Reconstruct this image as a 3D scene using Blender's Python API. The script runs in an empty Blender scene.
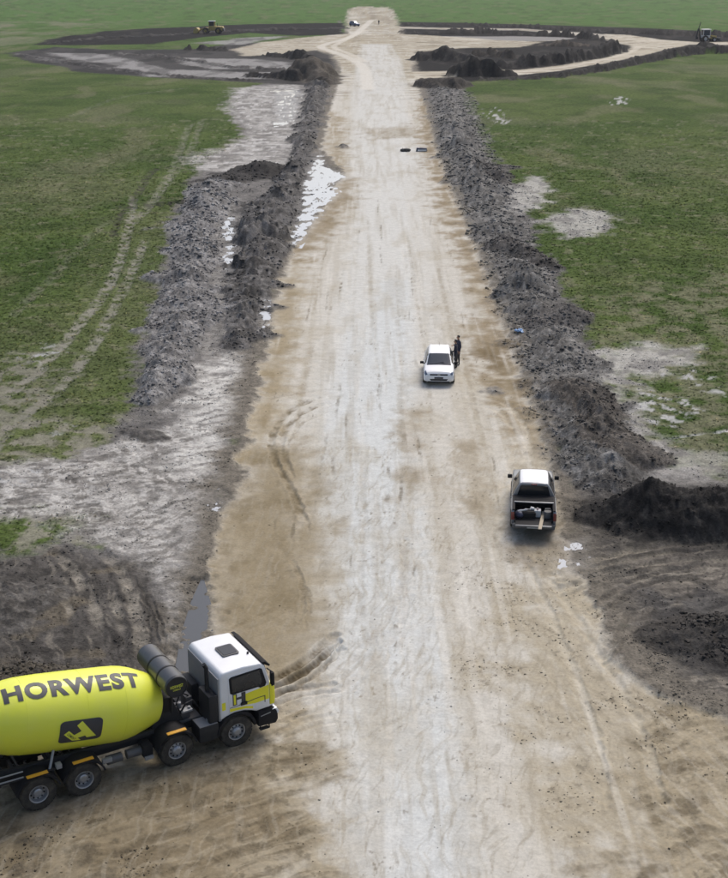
import bpy, bmesh, math, random
import numpy as np
from mathutils import Vector, Matrix

random.seed(7)
rng = np.random.default_rng(7)
sc = bpy.context.scene
C = sc.collection
R = math.radians

# ------------------------------------------------------------------ camera
CAM_H = 22.5                      # drone height in metres
FPX = 1300.0                      # focal length in photograph pixels (728 x 878)
PITCH = math.atan(479.0 / FPX)    # downward tilt
cam_data = bpy.data.cameras.new('camera')
cam_data.sensor_fit = 'VERTICAL'
cam_data.sensor_height = 24.0
cam_data.lens = 24.0 * FPX / 878.0
cam_data.clip_start = 0.5
cam_data.clip_end = 12000.0
cam = bpy.data.objects.new('camera', cam_data)
C.objects.link(cam)
cam.location = (0, 0, CAM_H)
cam.rotation_euler = (math.pi / 2 - PITCH, 0, 0)
sc.camera = cam

# ------------------------------------------------------------------ sky, sun, exposure
world = bpy.data.worlds.new('World')
sc.world = world
world.use_nodes = True
wn = world.node_tree.nodes
wl = world.node_tree.links
wn.clear()
sky = wn.new('ShaderNodeTexSky')
sky.sky_type = 'NISHITA'
sky.sun_disc = False
sky.sun_elevation = R(52)
sky.sun_rotation = R(25)
sky.air_density = 1.0
sky.dust_density = 4.5
sky.ozone_density = 0.6
bg = wn.new('ShaderNodeBackground')
bg.inputs['Strength'].default_value = 0.15
wo = wn.new('ShaderNodeOutputWorld')
wl.new(sky.outputs[0], bg.inputs['Color'])
wl.new(bg.outputs[0], wo.inputs['Surface'])

sun_data = bpy.data.lights.new('sun', 'SUN')
sun_data.energy = 1.3
sun_data.angle = R(20)
sun_data.color = (1.0, 0.99, 0.945)
sun = bpy.data.objects.new('sun', sun_data)
C.objects.link(sun)
_el, _az = R(52), R(25)           # light falls from the far right
_d = Vector((math.sin(_az) * math.cos(_el), math.cos(_az) * math.cos(_el), math.sin(_el)))
sun.rotation_euler = _d.to_track_quat('Z', 'Y').to_euler()

sc.view_settings.view_transform = 'Standard'
sc.view_settings.look = 'None'
sc.view_settings.gamma = 1.0
sc.view_settings.exposure = 0.20
sc.view_settings.use_curve_mapping = False

# ------------------------------------------------------------------ small helpers
SP, CP = math.sin(PITCH), math.cos(PITCH)


def at(x, y, z=0.0):
    """Ground position of a spot measured in the photograph."""
    u = (x - 364.0) / FPX
    v = (y - 439.0) / FPX
    t = (CAM_H - z) / (SP + v * CP)
    return (t * u, t * (CP - v * SP), z)


def ats(pts):
    return np.array([at(*p)[:2] for p in pts])


def lin(r, g, b):
    f = lambda c: (c / 255.0) / 12.92 if c <= 10 else ((c / 255.0 + 0.055) / 1.055) ** 2.4
    return (f(r), f(g), f(b))


def tag(o, label=None, cat=None, group=None, kind=None):
    if label: o['label'] = label
    if cat: o['category'] = cat
    if group: o['group'] = group
    if kind: o['kind'] = kind
    return o


def _hash(ix, iy, seed):
    h = (ix.astype(np.uint32) * np.uint32(374761393) + iy.astype(np.uint32) * np.uint32(668265263) + np.uint32((seed * 1442695041) & 0xFFFFFFFF))
    h = (h ^ (h >> np.uint32(13))) * np.uint32(1274126177)
    h = (h ^ (h >> np.uint32(16))) * np.uint32(2246822519)
    return ((h ^ (h >> np.uint32(15))) & np.uint32(0xFFFFFF)).astype(np.float32) / np.float32(0xFFFFFF)


def vnoise(x, y, seed=0):
    """Gradient noise, about -1 .. 1."""
    x0 = np.floor(x); y0 = np.floor(y)
    fx = (x - x0).astype(np.float32); fy = (y - y0).astype(np.float32)
    ix = x0.astype(np.int32); iy = y0.astype(np.int32)
    u = fx * fx * fx * (fx * (fx * 6 - 15) + 10)
    v = fy * fy * fy * (fy * (fy * 6 - 15) + 10)

    def g(dx, dy):
        a = _hash(ix + dx, iy + dy, seed) * np.float32(2 * math.pi)
        return np.cos(a) * (fx - dx) + np.sin(a) * (fy - dy)
    n0 = g(0, 0) * (1 - u) + g(1, 0) * u
    n1 = g(0, 1) * (1 - u) + g(1, 1) * u
    return (n0 * (1 - v) + n1 * v) * 1.5


def fbm(x, y, scale, octv=4, seed=0, gain=0.5, ridged=False):
    out = np.zeros_like(x, dtype=np.float32)
    a, tot, f = 1.0, 0.0, 1.0 / scale
    for k in range(octv):
        n = vnoise(x * f + 17.3 * k, y * f - 9.1 * k, seed + k * 31)
        if ridged:
            n = 1.0 - 2.0 * np.abs(n)
        out += a * n
        tot += a
        a *= gain
        f *= 2.03
    return out / tot * (1.0 if ridged else 1.6)


def sstep(a, b, t):
    t = np.clip((t - a) / (b - a), 0, 1)
    return t * t * (3 - 2 * t)


# ------------------------------------------------------------------ ground: grid
# One continuous sheet, finer near the camera, that reaches the horizon.
rows = np.concatenate([np.linspace(2600, 960, 14, endpoint=False), np.arange(960, 96, -1.16), np.arange(96, 20, -.36), np.arange(20, -14, -1.0),
                       np.array([-15, -17, -19, -21, -23, -25, -27, -29, -31, -32.5, -34])])
core = np.arange(-500, 500.1, 1.16)
side = np.array([508, 520, 540, 570, 620, 700, 850, 1100, 1600, 2600.])
cols = np.concatenate([-(side[::-1]), core, side])
NR, NC = len(rows), len(cols)
vv = (rows - 439.0) / FPX
tt = CAM_H / (SP + vv * CP)
GY = np.repeat((tt * (CP - vv * SP))[:, None], NC, 1)
GX = tt[:, None] * (cols / FPX)[None, :]
X = GX.ravel().astype(np.float32); Y = GY.ravel().astype(np.float32)
N = X.size
DIST = np.maximum(Y, 20.0)

# general domain warp, a little larger far away where features are larger
w1x = fbm(X, Y, 3.0, 3, 101); w1y = fbm(X, Y, 3.0, 3, 202)
w2x = fbm(X, Y, 14.0, 2, 303); w2y = fbm(X, Y, 14.0, 2, 404)
fine = fbm(X, Y, 0.55, 3, 55)
mid = fbm(X, Y, 2.2, 4, 66)
big = fbm(X, Y, 18.0, 4, 77)


def poly_sd(poly, pad):
    """Signed distance (positive inside) for the grid points near a polygon."""
    P = ats(poly) if len(poly[0]) == 2 else np.array(poly)
    lo = P.min(0) - pad; hi = P.max(0) + pad
    idx = np.nonzero((X > lo[0]) & (X < hi[0]) & (Y > lo[1]) & (Y < hi[1]))[0]
    x = X[idx]; y = Y[idx]
    d2 = np.full(idx.size, 1e18, np.float32); ins = np.zeros(idx.size, bool)
    n = len(P)
    for i in range(n):
        ax, ay = P[i]; bx, by = P[(i + 1) % n]
        ex, ey = bx - ax, by - ay
        t = np.clip(((x - ax) * ex + (y - ay) * ey) / (ex * ex + ey * ey + 1e-9), 0, 1)
        d2 = np.minimum(d2, (x - ax - t * ex) ** 2 + (y - ay - t * ey) ** 2)
        c = ((ay > y) != (by > y))
        xi = ax + (y - ay) * ex / (ey if abs(ey) > 1e-9 else 1e-9)
        ins ^= c & (x < xi)
    d = np.sqrt(d2)
    return idx, np.where(ins, d, -d)


def pmask(poly, soft=0.5, na=0.5, field=None, grow=0.0):
    """Soft noisy mask of a polygon over the whole grid."""
    pad = soft + na * 4 + 0.5 + grow
    idx, sd = poly_sd(poly, pad)
    m = np.zeros(N, np.float32)
    f = (mid if field is None else field)[idx]
    m[idx] = sstep(-soft, soft, sd + grow + na * f * 1.6 + na * 0.5 * fine[idx])
    return m


def line_eval(pts):
    """pts: (px, py, half_width_px, height). Nearest normalised distance and height along a crest line."""
    P = ats([p[:2] for p in pts])
    wpx = np.array([p[2] for p in pts], float)
    # px -> metres across at that row
    k = np.array([(p[1] + 40.0) * CP / CAM_H for p in pts])
    W = wpx / k
    Hh = np.array([p[3] if len(p) > 3 else 0.0 for p in pts], float)
    pad = W.max() * 1.8 + 2
    lo = P.min(0) - pad; hi = P.max(0) + pad
    idx = np.nonzero((X > lo[0]) & (X < hi[0]) & (Y > lo[1]) & (Y < hi[1]))[0]
    x = X[idx] + 0.35 * w1x[idx] * np.clip(DIST[idx] / 90, .6, 3); y = Y[idx] + 0.5 * w1y[idx] * np.clip(DIST[idx] / 90, .6, 3)
    bt = np.full(idx.size, 1e9); bh = np.zeros(idx.size); bs = np.zeros(idx.size)
    acc = 0.0
    for i in range(len(P) - 1):
        ax, ay = P[i]; ex, ey = P[i + 1] - P[i]
        L2 = ex * ex + ey * ey
        t = np.clip(((x - ax) * ex + (y - ay) * ey) / (L2 + 1e-9), 0, 1)
        d = np.hypot(x - ax - t * ex, y - ay - t * ey)
        w = W[i] + (W[i + 1] - W[i]) * t
        q = d / w
        b = q < bt
        bt[b] = q[b]
        bh[b] = (Hh[i] + (Hh[i + 1] - Hh[i]) * t)[b]
        bs[b] = (acc + t * math.sqrt(L2))[b]
        acc += math.sqrt(L2)
    return idx, bt, bh, bs


# ------------------------------------------------------------------ ground: colour layers
def alb(r, g, b, k=0.80):
    if r >= g >= b:                    # the sands and soils here are greyish
        y = .3 * r + .59 * g + .11 * b
        r, g, b = (y + (c - y) * .76 for c in (r, g, b))
        g += (r - g) * .18
    c = lin(r, g, b)
    return np.array([c[0] * k, c[1] * k, c[2] * k], np.float32)


TAN = alb(206, 199, 186); PALE = alb(212, 211, 203); BROWN = alb(150, 126, 92); DAMP = alb(128, 104, 74)
SILT = alb(176, 171, 164); GREYMUD = alb(112, 107, 103); BANK = alb(86, 82, 80); BLACK = alb(42, 40, 40)
DKMUD = alb(62, 57, 53); SOIL = alb(98, 86, 72)
GR1 = alb(69, 87, 42); GR2 = alb(84, 98, 53); GR3 = alb(58, 74, 36); GR4 = alb(116, 114, 80)

col = np.empty((N, 3), np.float32)
gpatch = sstep(-.45, .45, big)[:, None]
col[:] = GR1 * (1 - gpatch) + GR2 * gpatch
farg = sstep(250, 600, Y)[:, None]
col[:] = col * (1 - farg) + alb(82, 112, 56) * farg
m = sstep(.05, .55, fbm(X, Y, 7.0, 3, 91))[:, None] * .55
col[:] = col * (1 - m) + GR3 * m
m = sstep(.18, .60, fbm(X, Y * .45, 9.0, 4, 92))[:, None] * .5
col[:] = col * (1 - m) + GR4 * m
grass = np.ones(N, np.float32)
rough = np.full(N, 0.25, np.float32)     # how cloddy the surface is
wet = np.zeros(N, np.float32)
Z = np.zeros(N, np.float32)
lab = np.zeros(N, np.int16)              # which piece of the setting a point belongs to (0 = field)


def mix(mask, colour, a=1.0, g=None, r=None, w=None):
    ix = np.nonzero(mask > .002)[0]
    mm = mask[ix] * a
    m3 = mm[:, None]
    col[ix] = col[ix] * (1 - m3) + colour * m3
    if g is not None: grass[ix] = grass[ix] * (1 - mm) + g * mm
    if r is not None: rough[ix] = rough[ix] * (1 - mm) + r * mm
    if w is not None: wet[ix] = wet[ix] * (1 - mm) + w * mm


def patchy(mask, scale, seed, lo=-.25, hi=.25, sx=1.0, sy=1.0):
    ix = np.nonzero(mask > .002)[0]
    out = np.zeros(N, np.float32)
    out[ix] = mask[ix] * sstep(lo, hi, fbm(X[ix] * sx, Y[ix] * sy, scale, 4, seed))
    return out


def dragged(mask, ang, scale, stretch, seed, lo=0., hi=.4):
    ix = np.nonzero(mask > .002)[0]
    out = np.zeros(N, np.float32)
    ca, sa = math.cos(ang), math.sin(ang)
    x = X[ix] + .35 * w1x[ix]; y = Y[ix] + .35 * w1y[ix]
    u = (x * ca + y * sa) / stretch; v = -x * sa + y * ca
    out[ix] = mask[ix] * sstep(lo, hi, fbm(u, v, scale, 4, seed, gain=.62))
    return out


# worn, drier grass by the ruts on the left and sparse turf around the works
mix(pmask([(0, 330), (60, 300), (110, 220), (160, 200), (190, 220), (150, 330), (120, 420), (60, 470), (-80, 500), (-80, 380)], 3, 2), GR4, .25)
mix(patchy(grass * (Y < 320), 22, 801, .1, .6, sy=.7), alb(112, 112, 80), .35)
mix(patchy(grass * (Y < 200), 1.6, 802, .3, .6), alb(128, 124, 96), .5, g=.75)
mix(patchy(pmask([(590, 300), (728, 270), (820, 300), (820, 520), (690, 500), (610, 450), (580, 400)], 2.5, 2), 1.6, 5, -.4, .3), alb(126, 122, 94), .65, g=.5)
mix(patchy(pmask([(-60, 440), (60, 420), (140, 420), (180, 470), (110, 560), (-60, 580)], 2, 1.5), 1.3, 6), alb(140, 134, 118), .8, g=.3)
mix(patchy(pmask([(0, 22), (120, 20), (60, 34), (30, 44), (0, 48), (-160, 50), (-160, 22)], 14, 8), 14, 8, sy=.4), alb(132, 128, 104), .55, g=.7)

# ---- left: silt flats and churned mud
LMUD = [(340, 20), (345, 60), (335, 90), (330, 110), (322, 150), (345, 175), (318, 200), (300, 230), (284, 258), (275, 290), (268, 330), (260, 375),
        (252, 420), (242, 460), (230, 505), (217, 555), (208, 600), (205, 650), (215, 700), (150, 760), (-120, 790), (-120, 560), (0, 560), (50, 552), (90, 548), (110, 520), (0, 505), (-60, 505),
        (-60, 478), (60, 460), (115, 440), (138, 410), (136, 385), (142, 350), (152, 320), (160, 290), (166, 250), (172, 215), (190, 185), (200, 165),
        (245, 140), (228, 112), (236, 92), (262, 84), (290, 78)]
lm = pmask(LMUD, .6, .7)
mix(lm, GREYMUD, 1, g=0, r=.9, w=.25)
mix(patchy(lm, 2.6, 11, .0, .4), BANK, .75)
s1 = pmask([(236, 88), (300, 84), (302, 108), (292, 150), (284, 172), (205, 172), (186, 160), (240, 142), (250, 128), (226, 110)], 1.5, 1.2)
mix(s1, SILT, .75, r=.6, w=.4)
mix(patchy(s1, 3.0, 12, .05, .35, sy=.35), alb(120, 114, 108), .8)
mix(dragged(s1, R(20), 1.0, 4, 730, .0, .3), alb(98, 93, 88), .75)
mix(dragged(s1, R(10), .9, 5, 731, .15, .4), alb(204, 200, 196), .7)
s2 = pmask([(206, 358), (260, 352), (250, 420), (238, 468), (222, 510), (206, 560), (196, 610), (188, 668), (160, 668), (160, 600), (140, 570),
            (100, 545), (60, 522), (-80, 512), (-80, 476), (70, 458), (128, 444), (172, 424), (192, 392)], .8, .7)
mix(s2, alb(188, 183, 176), .8, r=.55, w=.2)
mix(patchy(s2, 1.8, 13, .0, .35), alb(128, 122, 116), .75)
mix(patchy(s2, .8, 14, .25, .45, sx=.5, sy=1.3), alb(104, 98, 92), .8)
mix(dragged(s2, R(35), .55, 5, 701, .05, .35), alb(104, 98, 92), .75)
mix(dragged(s2, R(120), .5, 4, 702, .15, .4), alb(206, 201, 194), .6)
mix(dragged(s2, R(20), .35, 6, 703, .2, .45), alb(84, 79, 74), .6)
s2b = pmask([(210, 362), (255, 360), (246, 425), (230, 470), (180, 475), (182, 430)], .8, .8)
mix(s2b, alb(206, 202, 194), .9, r=.5)
mix(patchy(s2b, 1.0, 15, .25, .55, sx=.4, sy=1.4), alb(118, 112, 108), .7)
s2c = pmask([(105, 495), (190, 490), (215, 500), (200, 560), (180, 580), (140, 565)], .8, .8)
mix(s2c, alb(184, 179, 172), .6)
mix(dragged(s2c, R(60), .40, 5, 704, .05, .35), alb(108, 102, 96), .75)
mix(dragged(s2b, R(25), .45, 6, 705, .1, .4), alb(116, 110, 106), .8)
mix(patchy(s2c, .7, 115, .1, .35, sx=.6, sy=1.2), alb(112, 106, 100), .7)
dm = pmask([(-140, 575), (-10, 566), (60, 555), (130, 560), (162, 592), (166, 640), (150, 690), (60, 720), (-140, 740)], .5, .5)
mix(dm, alb(84, 78, 73), .92, r=.8, w=.2)
mix(patchy(dm, 1.4, 16, .0, .4), DKMUD, .75)
mix(dragged(dm, R(115), .5, 6, 706, .0, .35), alb(56, 51, 47), .7)
mix(dragged(dm, R(112), .4, 8, 707, .25, .45), alb(128, 118, 106), .6)
mix(patchy(dm, 2.6, 17, .25, .5), alb(112, 98, 80), .6)

# ---- right: verge mud, silt fans and the churned corner
RM = [(416, 74), (420, 100), (432, 140), (447, 180), (466, 222), (484, 264), (497, 305), (511, 340), (525, 378), (536, 410), (545, 440), (552, 480),
      (557, 520), (566, 560), (590, 604), (616, 660), (660, 705), (760, 735), (900, 740), (900, 510), (728, 486), (665, 462), (640, 432), (612, 400), (594, 372),
      (588, 340), (576, 305), (560, 285), (552, 262), (530, 245), (540, 222), (522, 210), (505, 180), (484, 150), (470, 120), (462, 95), (470, 76)]
rm = pmask(RM, .6, .7)
mix(rm, BANK, 1, g=0, r=1, w=.2)
mix(patchy(rm, 2.4, 21, .0, .45), GREYMUD, .8)
for k, (pg, a) in enumerate([
        ([(482, 208), (498, 192), (536, 178), (549, 186), (546, 204), (518, 216)], .85),
        ([(536, 222), (580, 208), (613, 216), (606, 234), (570, 240)], .8),
        ([(588, 356), (640, 346), (692, 350), (690, 362), (650, 374), (610, 388), (592, 376)], .85),
        ([(612, 372), (632, 392), (640, 420), (655, 445), (690, 470), (660, 478), (630, 440), (604, 402)], .75),
        ([(600, 440), (720, 455), (760, 486), (660, 492)], .5)]):
    mk = pmask(pg, 1.0, 1.0)
    mix(mk, SILT, a, g=0, r=.6, w=.3)
    mix(patchy(mk, 1.6, 22 + k, .05, .4, sy=.6), alb(116, 112, 108), .8)
corner = pmask([(560, 545), (600, 528), (900, 520), (900, 742), (700, 712), (650, 690), (612, 640), (588, 600)], .9, 1.2)
mix(corner, alb(112, 102, 92), .9, g=0, r=.7, w=.25)
mix(patchy(corner, 2.4, 27, .0, .4, sy=1.5), alb(140, 128, 112), .75)
mix(patchy(corner, 2.0, 28, .05, .4, sx=.55, sy=1.2), DKMUD, .85, r=.9, w=.35)
mix(dragged(corner, R(12), .6, 6, 708, .0, .35), alb(66, 60, 54), .75)
mix(dragged(corner, R(16), .4, 7, 709, .2, .45), alb(158, 146, 130), .6)
mix(dragged(corner, R(70), .4, 5, 710, .2, .45), alb(54, 50, 46), .6)
for k, (pg, a) in enumerate([
        ([(646, 606), (690, 594), (760, 584), (900, 590), (900, 690), (728, 692), (690, 680), (660, 655)], .9),
        ([(570, 600), (600, 585), (650, 590), (640, 612), (600, 622)], .75),
        ([(560, 556), (600, 552), (610, 575), (580, 584), (562, 578)], .8),
        ([(600, 630), (660, 622), (690, 690), (640, 680)], .4)]):
    mk = pmask(pg, .7, 1.0)
    mix(mk, BLACK * 1.35, a, r=.95, w=.35)
    mix(patchy(mk, 1.3, 30 + k, .15, .45), alb(96, 92, 88), .5)
    mix(dragged(mk, R(20), .35, 5, 720 + k, .15, .45), alb(104, 98, 92), .6)

# ---- roundabout works far off
FL1 = [(30, 45), (60, 37), (110, 31), (160, 28), (250, 24), (345, 23), (345, 34), (300, 36), (250, 33), (200, 38), (150, 44), (90, 45)]
FL2 = [(4, 53), (30, 50), (55, 47), (110, 50), (200, 49), (232, 44), (300, 40), (345, 38), (345, 88), (270, 84), (230, 81), (160, 78), (90, 73), (50, 65), (20, 57)]
fl1 = pmask(FL1, 1.2, 1.5, big); mix(fl1, BLACK * .9, 1, g=0, r=1, w=.0)
mix(patchy(fl1, 9, 40, .25, .55, sy=.4), alb(70, 65, 62), .5)
fl2 = pmask(FL2, 1.2, 1.5, big); mix(fl2, alb(66, 63, 62), 1, g=0, r=.8, w=.1)
mix(patchy(fl2, 8, 41, -.1, .3, sy=.35), BLACK, .85)
for k, pg in enumerate([[(50, 53), (112, 54), (140, 62), (165, 70), (290, 73), (285, 79), (150, 77), (118, 66), (70, 60)],
                        [(180, 58), (250, 60), (296, 62), (290, 69), (215, 69), (182, 64)], [(195, 43), (240, 38), (290, 36), (240, 45)]]):
    mk = pmask(pg, 1.5, 2.0, big)
    mix(mk, alb(146, 143, 140), .85, g=0, r=.5, w=.3)
    mix(patchy(mk, 5, 43 + k, -.1, .35, sy=.3), alb(84, 80, 78), .8)
FR = [(398, 22), (450, 22.5), (550, 25), (640, 28), (728, 32), (900, 38), (900, 58), (728, 50), (690, 54), (660, 60), (600, 71), (540, 78), (480, 80), (455, 84), (416, 88), (400, 60)]
fr = pmask(FR, 1.2, 1.2, big); mix(fr, BLACK, 1, g=0, r=.9, w=.0)
mix(patchy(fr, 7, 47, .2, .5, sy=.4), alb(70, 65, 61), .6)
mk = pmask([(440, 36), (520, 36.5), (580, 38), (560, 41), (470, 41)], 1.2, 1.5, big); mix(mk, alb(140, 136, 132), .8, r=.5, w=.4)

# ---- the sandy carriageway, the roundabout track and the works apron
ROADL = [(342, 66), (336, 90), (330, 110), (322, 150), (345, 172), (322, 205), (301, 238), (286, 262), (276, 300), (268, 340), (259, 385), (250, 430),
         (238, 475), (226, 520), (214, 570), (208, 610), (208, 648), (212, 668), (200, 700), (150, 745), (20, 770), (-60, 790)]
ROADR = [(416, 80), (424, 104), (436, 145), (449, 182), (468, 224), (486, 266), (499, 306), (512, 341), (526, 378), (537, 411), (546, 441), (553, 482),
         (558, 520), (567, 560), (592, 606), (618, 662), (664, 706), (740, 724), (900, 735)]
ROADP = ROADL[::-1] + [(335, 55), (312, 47), (330, 40), (349, 34), (349, 28), (400, 28), (400, 34), (410, 50), (410, 66)] + ROADR + [(1400, 1100), (1400, 2200), (-1100, 2200), (-1100, 900)]
mix(pmask(ROADP, .8, .5, grow=1.4), alb(116, 106, 94), 1.0, g=0, r=.8, w=.2)
road = pmask(ROADP, .3, .35)
mix(road, TAN, 1, g=0, r=.12, w=.0)
apron = pmask([(230, 50), (262, 42), (320, 36), (348, 34), (400, 34), (440, 36), (500, 40), (540, 42), (520, 47), (470, 48), (415, 52), (408, 80), (380, 84), (345, 72), (336, 56), (318, 49), (285, 54), (245, 56)], 1.2, 1.2, big)
mix(apron, alb(186, 172, 150), .95, g=0, r=.2)
track = pmask([(404, 72), (460, 71), (520, 70), (560, 65.5), (600, 58.5), (628, 51), (632, 46), (614, 42), (600, 39), (604, 34), (630, 35), (660, 39.5), (700, 42.2), (728, 42), (900, 44), (900, 48), (728, 45), (690, 44.5), (664, 50), (640, 56), (600, 64), (560, 71), (510, 76), (455, 77), (408, 80)], .8, .6, big)
mix(track, alb(200, 186, 164), .97, g=0, r=.12)
track2 = pmask([(398, 26.5), (450, 28), (520, 28.6), (545, 30), (600, 34), (620, 37), (600, 38), (545, 32.5), (520, 30.4), (450, 29.6), (398, 28.5)], .8, .5, big)
mix(track2, alb(190, 180, 164), .9, g=0, r=.12)
stub = pmask([(348, 32), (347, 20), (349, 11), (353, 7.5), (362, 6.5), (374, 7.2), (388, 7), (394, 12), (397, 22), (400, 32)], 1.5, .9, mid)
mix(stub, alb(190, 180, 164), .95, g=0, r=.15)
mix(patchy(stub, 14, 48, -.1, .4, sy=.4), alb(160, 146, 126), .7)
road = np.maximum(road, stub)
for mk_, sd_ in ((apron, 750), (track, 760), (track2, 770), (road * (Y > 230), 780)):
    mix(dragged(mk_, R(4), 3.0, 6, sd_, .0, .4), alb(150, 134, 110), .5)
    mix(dragged(mk_, R(-10), 2.2, 5, sd_ + 1, .15, .45), alb(218, 210, 194), .6)
    mix(dragged(mk_, R(30), 4.0, 4, sd_ + 2, .2, .5), alb(120, 104, 84), .5)
rd = np.maximum(np.maximum(road, apron), np.maximum(track, track2))

# colour of the carriageway: compacted pale crown, brown damp margins, lengthways streaks
streak = fbm(X * 1.0, Y * .045, .9, 4, 61)
streak2 = fbm(X * 1.0, Y * .03, 2.6, 3, 62)
rough_sp = fbm(X, Y, .35, 3, 63)
mix(road * sstep(-.1, .5, streak2), alb(182, 166, 140), .45)
pale = pmask([(362, 44), (390, 44), (404, 80), (420, 150), (432, 240), (436, 320), (418, 400), (408, 470), (415, 560), (430, 680), (470, 878), (470, 1000), (330, 1000),
              (325, 860), (335, 740), (325, 640), (327, 560), (330, 470), (322, 400), (338, 300), (345, 240), (352, 150), (356, 90)], 1.6, 1.0, streak2)
mix(pale * road, PALE, .85)
pale2 = pmask([(376, 280), (412, 280), (404, 400), (396, 470), (398, 560), (410, 640), (424, 740), (446, 900), (380, 900), (372, 760), (350, 650), (345, 560), (340, 470), (352, 390)], .9, .8, streak2)
mix(pale2 * road, alb(209, 212, 210), .75)
mix(road * sstep(.0, .5, streak) * .5, alb(168, 152, 128), .5)
for k, (pg, c, a, s, n) in enumerate([
        ([(246, 452), (300, 445), (322, 500), (331, 570), (328, 620), (300, 664), (270, 690), (215, 680), (200, 650), (205, 600), (222, 530)], alb(162, 141, 110), .82, 1.8, .8),
        ([(240, 455), (292, 450), (300, 520), (296, 575), (316, 600), (322, 640), (290, 668), (215, 670), (205, 600), (222, 530)], alb(144, 122, 90), .55, 1.8, .9),
        ([(288, 258), (305, 258), (298, 320), (284, 400), (268, 450), (246, 452), (258, 385), (270, 320)], alb(160, 134, 96), .75, 1.2, .8),
        ([(350, 176), (352, 200), (330, 232), (300, 262), (286, 262), (300, 236), (322, 205), (340, 185)], alb(150, 124, 90), .8, 1.5, 1.0),
        ([(425, 96), (436, 145), (449, 182), (468, 224), (486, 266), (499, 306), (512, 341), (526, 378), (537, 411), (548, 446), (528, 440), (508, 400), (484, 380), (470, 340), (478, 300), (462, 260), (436, 200), (424, 150), (418, 110)], alb(150, 124, 92), .85, 1.2, 1.2),
        ([(470, 352), (505, 345), (530, 395), (518, 402), (490, 372)], DAMP, .7, .8, .9),
        ([(500, 395), (548, 430), (562, 560), (540, 560), (530, 470)], alb(160, 138, 108), .6, 1.0, 1.0),
        ([(325, 176), (348, 172), (340, 118), (330, 112), (328, 150)], alb(158, 134, 100), .7, 1.5, 1.0),
        ([(360, 128), (420, 126), (424, 136), (372, 140)], alb(160, 140, 112), .5, 1.5, 1.5),
        ([(402, 410), (424, 412), (420, 500), (400, 496)], alb(158, 136, 108), .6, .6, .6),
        ([(452, 440), (470, 440), (496, 480), (486, 520), (462, 510)], alb(164, 142, 112), .5, .6, .6),
        ([(505, 525), (560, 525), (566, 560), (548, 580), (512, 560)], alb(126, 108, 88), .6, .6, .6)]):
    mk = pmask(pg, s, n) * road
    mix(mk, c, a)
    mix(patchy(mk, 1.2, 70 + k, .05, .45, sy=.4), c * .8, .5)
# brown foreground left and right
fg = pmask([(-400, 770), (20, 766), (150, 742), (210, 705), (262, 700), (310, 720), (330, 760), (318, 840), (300, 960), (290, 1300), (-600, 1300)], 1.0, 1.0)
mix(fg * road, alb(166, 147, 118), .9)
fg2 = pmask([(-400, 785), (60, 790), (190, 765), (250, 740), (290, 770), (270, 840), (220, 900), (100, 960), (-600, 1300)], .9, 1.0)
mix(fg2 * road, alb(138, 117, 90), .8)
mix(patchy(fg2 * road, 1.6, 84, .05, .4), alb(112, 94, 72), .55)
fg2b = pmask([(-200, 830), (60, 825), (110, 850), (130, 878), (150, 930), (-300, 960)], .6, .8)
mix(patchy(fg2b, .9, 85, -.1, .3), alb(92, 82, 70), .75, r=.6)
fg3 = pmask([(900, 735), (664, 704), (618, 662), (592, 606), (560, 560), (520, 590), (500, 640), (520, 720), (560, 800), (620, 878), (700, 1000), (900, 1300)], 1.2, 1.2)
mix(fg3 * road, alb(176, 158, 130), .8)
fg4 = pmask([(900, 730), (680, 708), (640, 735), (620, 770), (650, 830), (600, 870), (640, 940), (900, 1200)], .8, .9)
mix(fg4 * road, alb(162, 142, 112), .65)
mix(patchy(fg4 * road, .9, 86, .05, .35, sx=.5), alb(104, 88, 68), .65)
brownz = pmask([(230, 430), (318, 430), (345, 560), (340, 640), (280, 720), (190, 700), (200, 600)], 1.5, .5)
# the apron where the trucks turn: scuffed along their paths
fgr = np.maximum(fg, .7 * fg4) * road
mix(dragged(fgr, R(31), .30, 9, 811, .05, .4), alb(122, 102, 78), .4, r=.35)
mix(dragged(fgr, R(36), .26, 8, 812, .15, .45), alb(186, 170, 144), .28)
mix(dragged(fgr, R(24), .5, 7, 813, .1, .45), alb(100, 84, 64), .45, r=.5)
mix(dragged(fg3 * road, R(118), .30, 9, 814, .1, .4), alb(144, 127, 102), .30, r=.25)
mix(dragged(fg3 * road, R(112), .24, 9, 815, .15, .45), alb(210, 200, 182), .26)
mix(patchy(fgr, .5, 816, .2, .5), alb(94, 80, 62), .45, r=.6)
mix(dragged(road * (Y < 60), R(88), .22, 12, 817, .15, .5), alb(170, 156, 134), .35)
mix(dragged(road * (Y < 60) * (1 - fgr), R(75), .20, 10, 818, .25, .5), alb(150, 136, 114), .3)
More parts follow.
